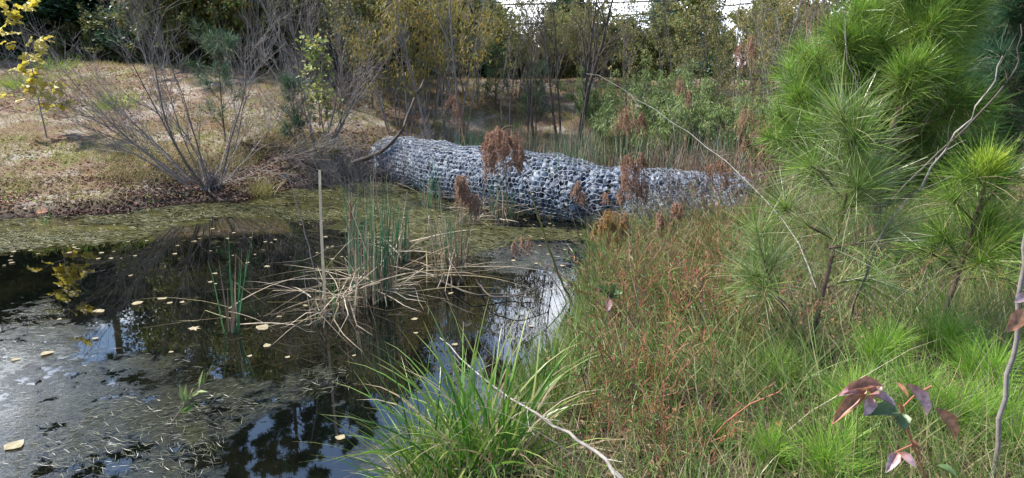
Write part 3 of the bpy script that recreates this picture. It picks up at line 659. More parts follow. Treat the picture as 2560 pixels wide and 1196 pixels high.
spread(lambda lb, loc: tree('evergreen_bush', lb, 'bush', 'dark bushes along the foot of the wood', loc, 2.6, 'evergreen', 'bark_dark', nb=52, leafn=26, size=.12, tr=(.02, 1), Lb=(.7, 1.5), sub=(7, 4), up=.1, jit=.12, trunk_r=.05),
    [(-200 + 118 * i, 14.6 + 1.2 * RS.random(), (RS.uniform(.95, 1.25),) * 2 + (RS.uniform(.7, 1.0),), 'dark leafy bush at the foot of the wood behind the berm crest') for i in range(13)] +
    [(1290 + 120 * i, 17 + 3 * RS.random(), (1.1, 1.1, RS.uniform(.5, .7)), 'low dark bush behind the berm under the far skyline trees') for i in range(8)])
# mixed grey green deciduous
spread(lambda lb, loc: tree('broadleaf_tree', lb, 'tree', 'mixed broadleaf trees behind the berm', loc, 10.5, 'mixed', 'bark_grey', nb=60, leafn=9, size=.12, tr=(.05, .98), Lb=(1.2, 3.2), sub=(8, 5), up=.4, jit=.16), [
    (215, 17.2, (.9, .9, .36), 'grey green broadleaf tree between the two nearest dark evergreens'),
    (450, 16.4, (1, 1, .58), 'grey green broadleaf tree with a brown trunk behind the large bare shrub'),
    (640, 16.0, (.9, .9, .55), 'thin leaved broadleaf tree right of the large bare shrub'),
    (820, 17.8, (1.1, 1.1, .65), 'broadleaf tree behind the young tree with pale leaves'),
    (960, 17.2, (1, 1, .6), 'brownish broadleaf tree left of the yellow willow'),
    (1090, 19.0, (.9, .9, .62), 'broadleaf tree behind the yellow willow'),
    (-60, 18.5, (1.1, 1.1, .4), 'tall broadleaf tree behind the evergreens at the far left'),
    (360, 20.5, (1.2, 1.2, .45), 'tallest broadleaf tree deep in the wood left of centre'),
    (620, 21.5, (1.2, 1.2, .7), 'tall broadleaf tree deep in the wood behind the large bare shrub'),
    (860, 22.0, (1.2, 1.2, .68), 'tall broadleaf tree deep in the wood behind the young pale leaved tree')])
# brush at the wood edge
spread(lambda lb, loc: shrub('brush_shrub', lb, 'shrub', 'leafy brush along the top of the berm', loc, 3.0, 34, .7, 'mixed', 34, .085, tw=7, r=.5, base_r=.011), [
    (180, 14.8, (.8, .8, .3), 'grey green brush behind the berm crest beside the dark evergreen'),
    (300, 14.4, (.9, .9, .33), 'grey green brush on the crest behind the left stems of the bare shrub'),
    (420, 14.6, (1, 1, .6), 'bushy brush on the crest directly behind the large bare shrub'),
    (540, 14.3, 1.0, 'brush on the crest between the bare shrub and the small blue green pine'),
    (680, 14.6, 1.1, 'brush on the crest right of the small blue green pine'),
    (800, 14.4, 1.0, 'brush on the crest behind the young tree with pale leaves'),
    (920, 14.8, 1.05, 'brush on the crest left of the yellow willow'),
    (1330, 15.5, .8, 'brush on the crest left of the bare dark trunks'),
    (1560, 15.0, .75, 'brush on the crest behind the green willow bush'),
    (1990, 14.5, .8, 'brush on the crest beside the big pine')])
spread(lambda lb, loc: shrub('leafy_sapling', lb, 'sapling', 'thin leafy saplings on and behind the berm', loc, 3.4, 5, .22, 'mixed', 9, .07, tw=13, sub=5, r=.15, base_r=.016, droop=.6, twl=.3), [
    (150 + 0, 13.6, (.6, .6, .35), 'short leafy sapling on the crest above the yellow leaved sapling')] + [
    (px, y_, s_, 'thin leafy sapling on the berm ' + w) for px, y_, s_, w in [
    (265, 13.8, .45, 'behind the leftmost arching stems of the bare shrub'), (350, 14.0, .5, 'behind the left half of the bare shrub'), (455, 13.7, .85, 'behind the middle of the bare shrub'), (600, 13.2, .9, 'beside the small blue green pine'),
    (690, 13.4, .95, 'left of the grey thicket'), (860, 12.4, .9, 'right of the young pale leaved tree'), (940, 11.6, .85, 'left of the yellow willow'), (1245, 12.6, .62, 'right of the yellow willow'), (1310, 13.6, .6, 'behind the slim bare tree'),
    (1520, 12.8, .6, 'right of the two dark leaning trunks'), (1590, 13.6, .62, 'behind the green willow bush'), (1730, 12.6, .62, 'between the green willow bush and the tallest plume weed'), (1820, 11.6, .6, 'behind the tallest plume weed'), (1930, 11.0, .66, 'left of the grey bare tree'), (2060, 9.6, .72, 'behind the left edge of the big pine')]])
spread(lambda lb, loc: shrub('slender_sapling', lb, 'sapling', 'slender yellow green saplings in front of the wood', loc, 4.2, 3, .14, 'olive', 5, .075, tw=16, sub=5, r=.08, base_r=.018, droop=.9, twl=.26, T=LANCE * [1.8, 1, 1], F=LANCE_F), [
    (px, y_, s_, 'slender yellow green sapling ' + w) for px, y_, s_, w in [
    (150, 14.3, .5, 'above the yellow leaved sapling'), (390, 13.2, .72, 'behind the centre of the large bare shrub'), (510, 14.0, .8, 'left of the small blue green pine'), (640, 12.6, .85, 'between the large bare shrub and the grey thicket'),
    (720, 12.9, .9, 'at the left of the grey thicket'), (880, 11.4, .9, 'between the young pale leaved tree and the yellow willow'), (985, 12.2, .9, 'at the left edge of the yellow willow'), (1150, 13.4, .85, 'at the right edge of the yellow willow'),
    (1265, 11.4, 0.76, 'left of the slim bare tree'), (1350, 12.2, 0.80, 'between the slim bare tree and the dark leaning trunks'), (1465, 12.0, 0.84, 'just right of the dark leaning trunks'), (1560, 11.6, 0.76, 'left of the light green willow bush'),
    (1660, 12.0, 0.80, 'behind the light green willow bush'), (1770, 11.2, 0.82, 'left of the tallest plume weed'), (1850, 10.2, 0.80, 'right of the tallest plume weed'), (1920, 9.4, 0.80, 'left of the grey bare tree'), (2015, 8.9, .7, 'between the grey bare tree and the big pine')]])
# distant olive trees seen against the sky
spread(lambda lb, loc: tree('olive_tree', lb, 'tree', 'yellow green trees far beyond the berm', loc, 6.5, 'olive', 'bark_grey', nb=54, leafn=8, size=.17, tr=(.05, .98), Lb=(.8, 2.4), sub=(7, 5), up=.35, jit=.2), [
    (1180, 24, 0.62, 'yellow green tree just right of the yellow willow, far off'),
    (1290, 27, 0.37, 'yellow green tree on the skyline above the left end of the rock roll'),
    (1380, 30, 0.57, 'round yellow green tree on the skyline left of the bare trunks'),
    (1460, 25, 0.34, 'yellow green tree on the skyline behind the bare trunks'),
    (1620, 28, 0.47, 'yellow green tree on the skyline above the green willow bush'),
    (1720, 23, 0.61, 'yellow green tree on the skyline right of the green willow bush'),
    (1800, 30, 0.48, 'yellow green tree under the brightest sky gap'),
    (1905, 22, 0.56, 'yellow green tree on the skyline left of the big pine'),
    (2010, 27, 0.45, 'yellow green tree on the skyline touching the big pine'),
    (2120, 22, 0.53, 'yellow green tree mostly hidden by the big pine')])
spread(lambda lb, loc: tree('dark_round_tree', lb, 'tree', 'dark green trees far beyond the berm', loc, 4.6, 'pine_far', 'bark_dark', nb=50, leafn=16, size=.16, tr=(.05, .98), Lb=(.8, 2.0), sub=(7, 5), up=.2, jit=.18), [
    (1235, 29, 0.68, 'dark round tree on the skyline below the power line, left one'),
    (1430, 32, 1.01, 'dark round tree on the skyline behind the bare trunks'),
    (1550, 24, 0.64, 'dark conical tree just right of the bare trunks'),
    (1680, 30, 0.94, 'dark tree on the skyline above the green willow bush'),
    (1770, 27, 0.54, 'dark rounded tree below the sky gap'),
    (1960, 30, 0.88, 'dark tree on the skyline between the yellow green trees')])
# tall pines whose crowns show in the reflection
PINE_TUFT = None
def tall_pine(lb, loc):
    root = empty('tall_pine', lb, 'pine tree', 'tall pines of the wood', loc)
    Ht = 12.5; P = strand(np.array([[0, 0, -.3]]), lean(1, .03), Ht, 14, 0, .02); R = taper([.20], 14, .9, 1, .2)
    g = Geo(); tubes(g, P, R, 10); part('trunk', g, M['bark_pine'], root, True)
    P1, R1 = grow(P, R, 42, (.58, 1), (1.2, 3.0), (.9, 1.5), 6, .5, .14, .4, .45); P2, R2 = grow(P1, R1, 7, (.35, 1), (.4, .9), (.4, .9), 4, .4, .12, .6)
    g = Geo(); tubes(g, P1, R1, 5); tubes(g, P2, R2, 3); part('limbs', g, M['bark_pine'], root)
    g = Geo(); p, t, _, _ = sample(P2, R2, 4, (.4, 1)); q = np.repeat(p, 30, 0); d = norm(np.repeat(t, 30, 0) * .6 + randdir(len(q)))
    stamp(g, LANCE * [.7, 1, 1], LANCE_F, q, d, randdir(len(q)), rnd(.16, .30, len(q))); part('crown', g, M['pine_far'], root); return root
spread(tall_pine, [
    (40, 19, 1.0, 'tall pine trunk at the far left behind the evergreens'), (200, 21, 1.05, 'tall pine trunk second from the left in the wood'),
    (340, 17.5, 1.05, 'tall pine with a pinkish brown trunk showing behind the bare shrub'), (470, 20, .92, 'tall pine trunk behind the large bare shrub'),
    (700, 20, .85, 'tall pine behind the brush right of the large bare shrub'), (930, 21, .85, 'tall pine left of the yellow willow, deep in the wood')])

# yellow willows, green willows, bare trees
def willow(lb, loc, lm='yellow', Ht=3.6, n=9, name='yellow_willow', grp='yellow willows behind the rock roll', size=.085, leafn=7, bark='bark_grey', sp=.36):
    return shrub(name, lb, 'willow', grp, loc, Ht, n, sp, lm, leafn, size, bark, tw=9, T=LANCE * [1.3, 1, 1], F=LANCE_F, base_r=.022, r=.22, droop=1.3, sub=6, wig=.045, twl=.34)
spread(willow, [(1120, 10.6, 1.10, 'yellow orange willow with thin grey stems behind the left end of the long rock roll'), (1055, 11.5, 0.9, 'yellow willow partly hidden behind the nearest yellow orange one'),
                (1190, 12.2, 0.75, 'yellow willow leaning right toward the power line'), (1000, 10.8, 0.75, 'small yellow willow at the leaf covered bank'), (1860, 12.0, 0.80, 'yellowing willow left of the big pine')])
spread(lambda lb, loc: willow(lb, loc, 'olive', 3.4, 15, 'olive_willow', 'olive willows on the berm', .08, 7, 'bark_grey', .4), [
    (1290, 12.5, 0.55, 'olive green willow left of the bare dark trunks'), (1370, 13.0, 0.52, 'olive willow just behind the bare dark trunks'), (1740, 10.8, 0.52, 'olive willow bush right of the green willow bush'),
    (1950, 10.0, 0.52, 'olive willow between the yellowing willow and the big pine'), (910, 12.8, 0.52, 'olive willow beside the young tree with pale leaves'), (1480, 13.2, 0.49, 'olive willow right of the bare dark trunks')])
spread(lambda lb, loc: willow(lb, loc, 'willow', 2.3, 20, 'green_willow', 'green willow bushes behind the marsh', .11, 8, 'bark_grey', .6), [
    (1610, 10.0, 0.65, 'light green willow bush with long narrow leaves behind the marsh'), (1690, 10.9, 0.61, 'second light green willow bush, behind and right of the first'),
    (1560, 10.4, .55, 'green willow bush left of the light green one'), (1740, 10.2, .58, 'green willow bush right of the light green one'), (1880, 9.2, .55, 'green willow bush behind the faded plume weeds'), (1950, 9.0, .6, 'green willow bush touching the big pine'),
    (1500, 11.3, .48, 'low green willow bush at the foot of the bare dark trunks'), (1800, 10.2, 0.49, 'low green willow bush behind the tallest faded plume weed')])
def bare(lb, loc, L=3.6, n=7, sp=.28, bark='bark_grey', br=.03, tw=12, sub=6, name='bare_shrub', grp='leafless shrubs', r=.12, twl=.36):
    L *= 1.1
    return shrub(name, lb, 'bare shrub', grp, loc, L, n, sp, None, 0, bark=bark, tw=tw, sub=sub, base_r=br, r=r, twl=twl)
bare('bare tree with two dark leaning trunks rising to the power line', at_ground(1425, 10.8), 4.2, 5, .22, 'bark_dark', .045, 10, 5, 'bare_tree', 'leafless trees on the berm', .18)
bare('slim bare tree with a dark curved trunk left of the two dark leaning trunks', at_ground(1330, 10.9), 3.2, 3, .12, 'bark_dark', .026, 12, 5, 'bare_tree', 'leafless trees on the berm', .05)
bare('grey bare tree rising to the sky left of the big pine', at_ground(1985, 8.6), 3.6, 4, .18, 'bark_grey', .028, 13, 6, 'bare_tree', 'leafless trees on the berm', .08)
bare('reddish bare sapling between the grey bare tree and the big pine', at_ground(2050, 8.0), 3.4, 3, .12, 'bark_red', .02, 11, 5, 'bare_tree', 'leafless trees on the berm', .05)
bare('grey many stemmed bare shrub behind the yellow willow', at_ground(960, 12.8), 4.0, 8, .35, 'bark_grey', .022, 10, 6)
bare('grey thicket of upright bare stems right of the small blue green pine', at_ground(760, 12.0), 4.2, 9, .32, 'bark_grey', .018, 10, 6)
bare('bare grey shrub on the berm behind the left stems of the large shrub', at_ground(420, 13.6), 4.0, 10, .55, 'bark_grey', .024, 10, 6)
bare('purple brown bare brush behind the right hand rock roll', at_ground(1790, 8.6), 1.25, 36, .5, 'bark_red', .007, 8, 4, 'bare_brush', 'bare brush around the rock rolls', .5)
bare('purple brown bare brush at the left foot of the big pine', at_ground(1890, 7.9), 1.2, 34, .5, 'bark_red', .007, 8, 4, 'bare_brush', 'bare brush around the rock rolls', .45)
bare('grey bare brush against the left end of the long rock roll', at_ground(930, 9.2), 1.1, 40, .9, 'bark_grey', .008, 8, 4, 'bare_brush', 'bare brush around the rock rolls', .5)
bare('tangle of fine grey twigs hanging over the left end of the long rock roll', at_ground(985, 8.5), .75, 30, 1.1, 'bark_grey', .006, 8, 4, 'bare_brush', 'bare brush around the rock rolls', .45)
bare('low grey twigs between the bank and the left end of the long rock roll', at_ground(900, 8.9), .8, 36, 1.2, 'bark_grey', .007, 9, 5, 'bare_brush', 'bare brush around the rock rolls', .5)
bare('bare grey bush hiding the left tip of the long rock roll', at_ground(955, 9.1), 1.3, 40, .9, 'bark_grey', .009, 10, 5, 'bare_brush', 'bare brush around the rock rolls', .4)
bare('grey twigs in front of the right end of the short upper roll', at_ground(1850, 6.6), .8, 26, .9, 'bark_grey', .006, 8, 4, 'bare_brush', 'bare brush around the rock rolls', .4)
# the large bare shrub with its root stool
p = atz(530, 492)
sh = bare('large leafless shrub fanning up from a root stool at the far water edge', (p[0], p[1], 0.02), 3.2, 20, 1.5, 'bark_grey', .015, 16, 8, 'bare_shrub', 'leafless shrubs', .05, .34)
g = Geo(); n = 60; a = rnd(0, 2 * PI, n); b = np.stack([np.cos(a) * .04, np.sin(a) * .04, np.full(n, .30)], -1)
P = strand(b, np.stack([np.cos(a) * .55, np.sin(a) * .55, -np.ones(n)], -1), rnd(.25, .45, n), 6, .3, .08); tubes(g, P, taper(rnd(.010, .022, n), 6, 1, 1, .4), 5)
part('root_stool', g, M['bark_grey'], sh)
g = Geo(); n = 120; b = disc(n, .12); b[:, 2] = .1; P = strand(b, lean(n, .9), rnd(.3, .9, n), 7, .3, .08); tubes(g, P, taper(rnd(.002, .004, n), 7, 1, 1, .4), 3); part('sprouts', g, M['bark_grey'], sh)
for px, yy, lb, L, n in [(795, 430, 'bare shrub arching over the bank left of the long rock roll', 2.5, 16), (845, 395, 'bare shrub with leaning dark branch over the left end of the long rock roll', 2.3, 13)]:
    p = atz(px, yy, .12); bare(lb, (p[0], p[1], gz(p[0], p[1]) - .04), L, n, .75, 'bark_grey', .016, 10, 6)
# leaning dark limb over the roll
P0 = atd(930, 400, 8.4)
lone('leaning_branch', 'thick dark leaning branch rising over the left end of the long rock roll', 'branch', [atd(880, 400, 8.6) - [0, 0, .05], atd(950, 385, 8.5), atd(1000, 340, 8.5), atd(1030, 260, 8.6), atd(1060, 200, 8.7)], .035, .012, M['bark_dark'], 8)
# young tree with pale leaves, bank sapling with yellow leaves
p = at_ground(805, 9.6)
shrub('young_broadleaf', 'young tree with scattered pale yellow green leaves on the bank left of the rock roll', 'young tree', None, p, 2.6, 4, .12, 'pale_leaf', 3, .075, 'bark_grey', tw=14, T=LEAF * [1.4, 1, 1], F=LEAF_F, base_r=.016, r=.06, droop=.2, sub=3, twl=.26)
p = at_ground(110, 9.2)
root = empty('tulip_sapling', 'sapling with big bright yellow and lime lobed leaves on the left bank', 'sapling', None, p)
P = np.array([[(112, 345), (100, 270), (85, 190), (62, 110), (35, 10)]], float)[0]; pts = np.stack([atd(a, b_, 9.2) for a, b_ in P]) - np.array(p); pts[0] = (0, 0, 0)
pts = np.stack([np.interp(np.linspace(0, 1, 12), np.linspace(0, 1, 5), pts[:, i]) for i in range(3)], -1)[None]; R = taper([.012], 12, 1, 1, .3)
g = Geo(); tubes(g, pts, R, 6); part('stem', g, M['bark_grey'], root)
P1, R1 = grow(pts, R, 24, (.22, 1), (.25, .62), (.9, 1.6), 5, .2, .08, .5); g = Geo(); tubes(g, P1, R1, 4); part('twigs', g, M['bark_grey'], root)
q, t, _, _ = sample(P1, R1, 5, (.35, 1)); q = np.concatenate([q, pts[0, 6:]]); t = np.concatenate([t, randdir(6)])
leafme = None
gl = []
for k in RS.permutation(len(q))[:100]:
    d = norm((t[k] + randdir(1)[0] * .8 + [0, 0, -.2])[None]); g = Geo()
    o = None
    if len(gl) < 12:
        stamp(g, TULIP, TULIP_F, np.zeros((1, 3)), np.array([[0, 1., 0]]), np.array([[0, 0, 1.]]), np.array([.17])); gl.append(g.mesh('leaf', M['tulip']))
    o = obj('leaf', gl[k % len(gl)], root); o.location = q[k]; zz = norm((randdir(1)[0] * .5 + [0, -.5, 1])[None])[0]
    Yv = Vector(d[0]); Xv = Yv.cross(Vector(zz)).normalized(); Zv = Xv.cross(Yv)
    from mathutils import Matrix
    o.rotation_euler = Matrix((Xv, Yv, Zv)).transposed().to_euler(); s = RS.uniform(.6, 1.15); o.scale = (s, s, s)

# ------------------------------------------------------------------ pines
def needles(g, P, R, n, L, W, tr=(.25, 1), fwd=1.0, droop=.25, K=4, mat=0, tipm=None):
    p, t, _, tt = sample(P, R, n, tr); N = len(p); d = norm(t * fwd + randdir(N) * 1.0)
    ln = rnd(L * .75, L * 1.1, N)
    C = strand(p, d, ln, K, droop, .02); ribbons(g, C, taper(np.full(N, W), K, 3, 1, .3), mat=mat)
def pine(label, loc, trunk, branches, nl, nw, nn, m='pine', cat='pine', group='young long needled pines', br=.016, tipm='pine_tip', whorl=0, whL=(.3, .6), tr0=(.3, .98), tips=True, name='young_pine', shoot=2, droop=.3, ntr=(.25, 1), fwd=1.0):
    root = empty(name, label, cat, group, loc); O = np.array(loc)
    T = np.array(trunk, float) - O; K = 12; T = np.stack([np.interp(np.linspace(0, 1, K), np.linspace(0, 1, len(T)), T[:, i]) for i in range(3)], -1)[None]
    R = taper([br], K, 1, 1, .35); g = Geo(); tubes(g, T, R, 8); part('trunk', g, M['bark_pine'], root, True)
    allP = []
    for b in branches:
        b = np.array(b, float) - O; Pb = np.stack([np.interp(np.linspace(0, 1, 6), np.linspace(0, 1, len(b)), b[:, i]) for i in range(3)], -1)[None]; allP.append((Pb, taper([br * .55], 6, 1, 1, .4)))
    if whorl:
        allP.append(grow(T, R, whorl, tr0, whL, (.7, 1.15), 6, .9, .05, .5, .45))
    PB = np.concatenate([a for a, _ in allP]); RB = np.concatenate([b_ for _, b_ in allP]); g = Geo(); tubes(g, PB, RB, 5)
    if shoot:
        P2, R2 = grow(PB, RB, shoot, (.35, .95), (whL[0] * .5, whL[1] * .6), (.4, .8), 6, .6, .05, .7); tubes(g, P2, R2, 4); PB = np.concatenate([PB, P2]); RB = np.concatenate([RB, R2])
    part('branches', g, M['bark_pine'], root)
    g = Geo(); needles(g, PB, RB, nn, nl, nw, tr=ntr, droop=droop, fwd=fwd); needles(g, T, R, nn * 3, nl, nw, tr=(.35, 1), droop=droop, fwd=fwd); part('needles', g, M[m], root)
    if tips:
        g = Geo(); needles(g, PB, RB, max(5, nn // 9), nl * .6, nw * 1.2, tr=(.9, 1), droop=.1, fwd=1.5); part('shoot_tips', g, M['pine_lime'], root)
    g = Geo(); needles(g, PB, RB, max(4, nn // 14), nl, nw, tr=(.1, .8), droop=.9, fwd=.2); part('dead_needles', g, M['grass_dry'], root)
    if tips:
        g = Geo(); needles(g, T, R, max(60, nn * 4), nl * .48, nw * 2.0, tr=(.80, 1), fwd=1.2, droop=.05); part('new_needles', g, M[tipm], root)
    return root
def L3(lst, y): return [aty(a, b_, y) for a, b_ in lst]
def footz(px, py):
    p = atz(px, py, .22); p[2] = gz(p[0], p[1]) - .02; return p
# nearest pine
f1 = footz(2020, 905); Y1 = f1[1]
pine('nearest long needled pine standing in the tangle with its tip against the big pine', tuple(f1), [f1] + L3([(2050, 760), (2080, 640), (2110, 520), (2130, 400), (2135, 300)], Y1),
     [L3([(2100, 540), (2150, 500), (2195, 455)], Y1 - .05), L3([(2070, 620), (2150, 608), (2215, 595)], Y1 - .1), L3([(2110, 500), (2060, 440), (2040, 420)], Y1 + .1), L3([(2090, 600), (2010, 560), (1970, 520)], Y1 + .1),
      L3([(2060, 720), (2120, 700), (2180, 690)], Y1 + .15)], .29, .0024, 85, 'pine_near', br=.014, shoot=1, whorl=5, whL=(.12, .25), tr0=(.5, .98), ntr=(.0, 1), tipm='pine_near')
f2 = footz(2015, 930)
pine('slanting side stem of pine left of the nearest pine', tuple(f2), [f2] + L3([(1985, 810), (1925, 700), (1900, 620), (1890, 570)], f2[1] + .12), [], .24, .0022, 75, 'pine_near', br=.009, shoot=1, whorl=4, whL=(.08, .2), tips=False)
f3 = footz(2330, 870); Y3 = f3[1]
pine('young pine with bright yellow green tip at the right', tuple(f3), [f3] + L3([(2370, 760), (2410, 640), (2440, 540), (2465, 450), (2470, 415)], Y3),
     [L3([(2420, 640), (2500, 640), (2560, 620)], Y3 - .05), L3([(2440, 560), (2400, 520), (2370, 490)], Y3 + .05), L3([(2450, 520), (2490, 480), (2510, 440)], Y3), L3([(2400, 680), (2340, 640), (2290, 620)], Y3 + .1),
      L3([(2400, 700), (2470, 690), (2530, 700)], Y3 + .2)], .25, .0023, 85, 'pine', br=.015, shoot=1, whorl=6, whL=(.12, .25), ntr=(.05, 1))
# bright cap of the young pine at right
# big pine and shaded pine
f4 = np.array(at_ground(2225, 5.0))
pine('big bushy green pine filling the upper right', tuple(f4), [f4] + L3([(2210, 400), (2215, 300), (2230, 180), (2260, 60), (2290, -120)], D(5.0)),
     [L3([(2150, 260), (2080, 240), (2030, 200)], D(4.8)), L3([(2215, 300), (2310, 150), (2390, 60)], D(4.7)), L3([(2200, 330), (2090, 330), (1990, 250)], D(4.7)), L3([(2200, 380), (2090, 380), (1975, 330)], D(4.6)),
      L3([(2230, 320), (2260, 250), (2266, 230)], D(4.5)), L3([(2220, 360), (2330, 300), (2420, 280)], D(4.6)), L3([(2180, 280), (2120, 170), (2110, 100)], D(4.8)), L3([(2230, 200), (2330, 120), (2420, 20)], D(5.0)), L3([(2210, 420), (2110, 420), (2000, 420)], D(4.8)), L3([(2240, 400), (2340, 380), (2400, 400)], D(4.8))],
     .25, .0030, 150, 'pine', ntr=(.02, 1), fwd=.75, br=.035, shoot=7, whorl=44, whL=(.35, .95), tr0=(.08, 1), tips=True, group='larger pines at the right')
f5 = np.array(at_ground(2600, 6.2))
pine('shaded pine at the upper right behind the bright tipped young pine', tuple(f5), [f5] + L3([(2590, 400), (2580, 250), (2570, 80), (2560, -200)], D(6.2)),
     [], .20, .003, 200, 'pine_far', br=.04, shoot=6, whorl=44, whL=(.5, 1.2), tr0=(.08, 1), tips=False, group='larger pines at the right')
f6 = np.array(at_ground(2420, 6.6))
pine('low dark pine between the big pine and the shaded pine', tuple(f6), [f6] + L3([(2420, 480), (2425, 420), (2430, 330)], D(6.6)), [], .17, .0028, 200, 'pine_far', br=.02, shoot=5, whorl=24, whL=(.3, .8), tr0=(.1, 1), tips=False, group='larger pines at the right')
for px, yy, d_, hh, lb in [(558, 9.6, 9.6, 1.5, 'small blue green pine right of the large bare shrub stems'), (735, 9.8, 9.8, .95, 'small dark pine bush at the foot of the grey thicket'), (1340, 11.2, 11.2, 1.2, 'small dark pine on the berm behind the marsh'),
                           (1110, 12.4, 12.4, 1.4, 'small pine beside the yellow willows'), (1240, 12.0, 12, 1.1, 'small pine on the berm between the yellow willow and the slim bare tree')]:
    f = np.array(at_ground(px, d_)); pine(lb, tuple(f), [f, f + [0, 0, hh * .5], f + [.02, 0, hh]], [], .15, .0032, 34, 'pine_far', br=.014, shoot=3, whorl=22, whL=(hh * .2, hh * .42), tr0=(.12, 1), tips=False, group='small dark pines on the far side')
# lime seedlings at the lower right
def tuft(label, px, py, hh, n, m='pine_lime', nl=.2, w=.0016, k=3, z=.22):
    f = atz(px, py, z); f[2] = gz(f[0], f[1]) - .01
    root = empty('pine_seedling', label, 'pine seedling', 'pine seedlings low in the tangle', tuple(f))
    P = strand(disc(k, .04), lean(k, .28), rnd(hh * .6, hh, k), 6, -.2, .04); R = taper(np.full(k, .006), 6, 1, 1, .5); g = Geo(); tubes(g, P, R, 5); part('stem', g, M['bark_pine'], root)
    g = Geo(); needles(g, P, R, n, nl, w, tr=(.35, 1), droop=.25, fwd=1.1); part('needles', g, M[m], root); return root
tuft('lime green pine seedling with a dark upright leader below the nearest pine', 2185, 960, .28, 260, nl=.19)
tuft('bright green pine seedling behind the pink leaved sprig', 2120, 1130, .30, 260, nl=.19)
tuft('lime green pine seedling to the right of the pink leaved sprig', 2330, 1120, .26, 300, nl=.20)
tuft('green pine seedling at the bottom beside the pink leaved sprig', 2040, 1240, .24, 240, 'pine_lime', .17)
tuft('green pine seedling among the red stemmed weeds left of the lime seedlings', 1935, 1010, .22, 220, 'pine', .16)
tuft('blue green pine seedling lying low at the bottom of the weeds', 1760, 1110, .12, 200, 'pine', .13)
tuft('lime green pine seedling in the lower right corner', 2490, 1150, .26, 320, nl=.20)
tuft('lime green pine seedling under the young pine with bright tip', 2330, 930, .28, 260, nl=.2)
tuft('green pine seedling left of the side stem of the nearest pine', 1850, 780, .22, 200, 'pine_near', .16)
tuft('lime pine seedling in the weeds at the bottom right of centre', 1900, 1180, .16, 220, nl=.14)
tuft('lime pine seedling at the bottom right beside the grey stick', 2440, 1010, .22, 260, nl=.2)

# ------------------------------------------------------------------ grass tufts and tangles
def sedge_tuft(label, px, py, n, L, r, W, m='sedge', name='sedge_tuft', cat='grass tuft', group='green sedge tufts at the water edge', droop=.9, spreadv=.35, z=.05, sc=1, side=0.0):
    f = atz(px, py, z); f[2] = gz(f[0], f[1]) - .02 if gz(f[0], f[1]) > -.1 else 0
    g = Geo(); d = lean(n, spreadv) + np.array([side, 0, 0]); blades(g, disc(n, r), d, rnd(L * .45, L, n), rnd(W * .6, W, n), 9, droop, .03, p=2.5)
    o = obj(name, g.mesh(name, M[m])); o.location = f; return tag(o, label, cat, group)
sedge_tuft('big bright green sedge tuft arching over the water in the foreground', 1215, 1200, 170, .76, .12, .0125, droop=1.35, spreadv=.48, z=.12)
sedge_tuft('straw coloured dead blades hanging out of the big bright green sedge tuft', 1225, 1200, 60, .7, .12, .009, 'grass_dry', 'dead_sedge', 'grass tuft', droop=1.9, spreadv=.6, z=.12)
sedge_tuft('second sedge tuft left of the grey fallen stick, leaning over the water', 1090, 1215, 110, .62, .10, .008, spreadv=.45, z=.12, side=-.35)
sedge_tuft('tall loose sedge tuft right behind the big bright one', 1370, 1040, 70, .6, .08, .007, spreadv=.25, z=.1)
sedge_tuft('straw and olive reed tuft on the shore right of the sky reflection', 1455, 900, 80, .5, .09, .008, 'grass', spreadv=.2, z=.05, droop=.4)
sedge_tuft('green sedge tuft on the shore below the golden plumes', 1530, 690, 150, .45, .14, .006, 'sedge', spreadv=.4)
sedge_tuft('dark olive sedge tuft below the bank of the young pale leaved tree', 815, 440, 240, .55, .16, .007, 'grass_bank', spreadv=.5, droop=.7)
sedge_tuft('olive sedge tuft hanging to the water right of the large bare shrub', 650, 480, 220, .5, .18, .006, 'grass_bank', spreadv=.5, droop=1.2)
sedge_tuft('lime green ferny weed on the left bank below the sapling', 75, 375, 260, .42, .28, .010, 'lime_weed', 'bank_weed', 'weed', 'lime weeds on the left bank', spreadv=.6, z=.3)
sedge_tuft('yellow green weed on the left bank in front of the large bare shrub', 310, 400, 160, .50, .35, .008, 'lime_weed', 'bank_weed', 'weed', 'lime weeds on the left bank', spreadv=.5, z=.2)
sedge_tuft('yellow green seedling clump between the left weeds and the sapling', 170, 350, 180, .5, .35, .008, 'lime_weed', 'bank_weed', 'weed', 'lime weeds on the left bank', spreadv=.5, z=.35)
sedge_tuft('thin green grass shoots in the water at the far left shore', 115, 560, 7, .35, .05, .008, spreadv=.2, z=0)
sedge_tuft('few thin green shoots in the shallow algae near the left', 215, 625, 4, .2, .02, .005, spreadv=.2, z=0)
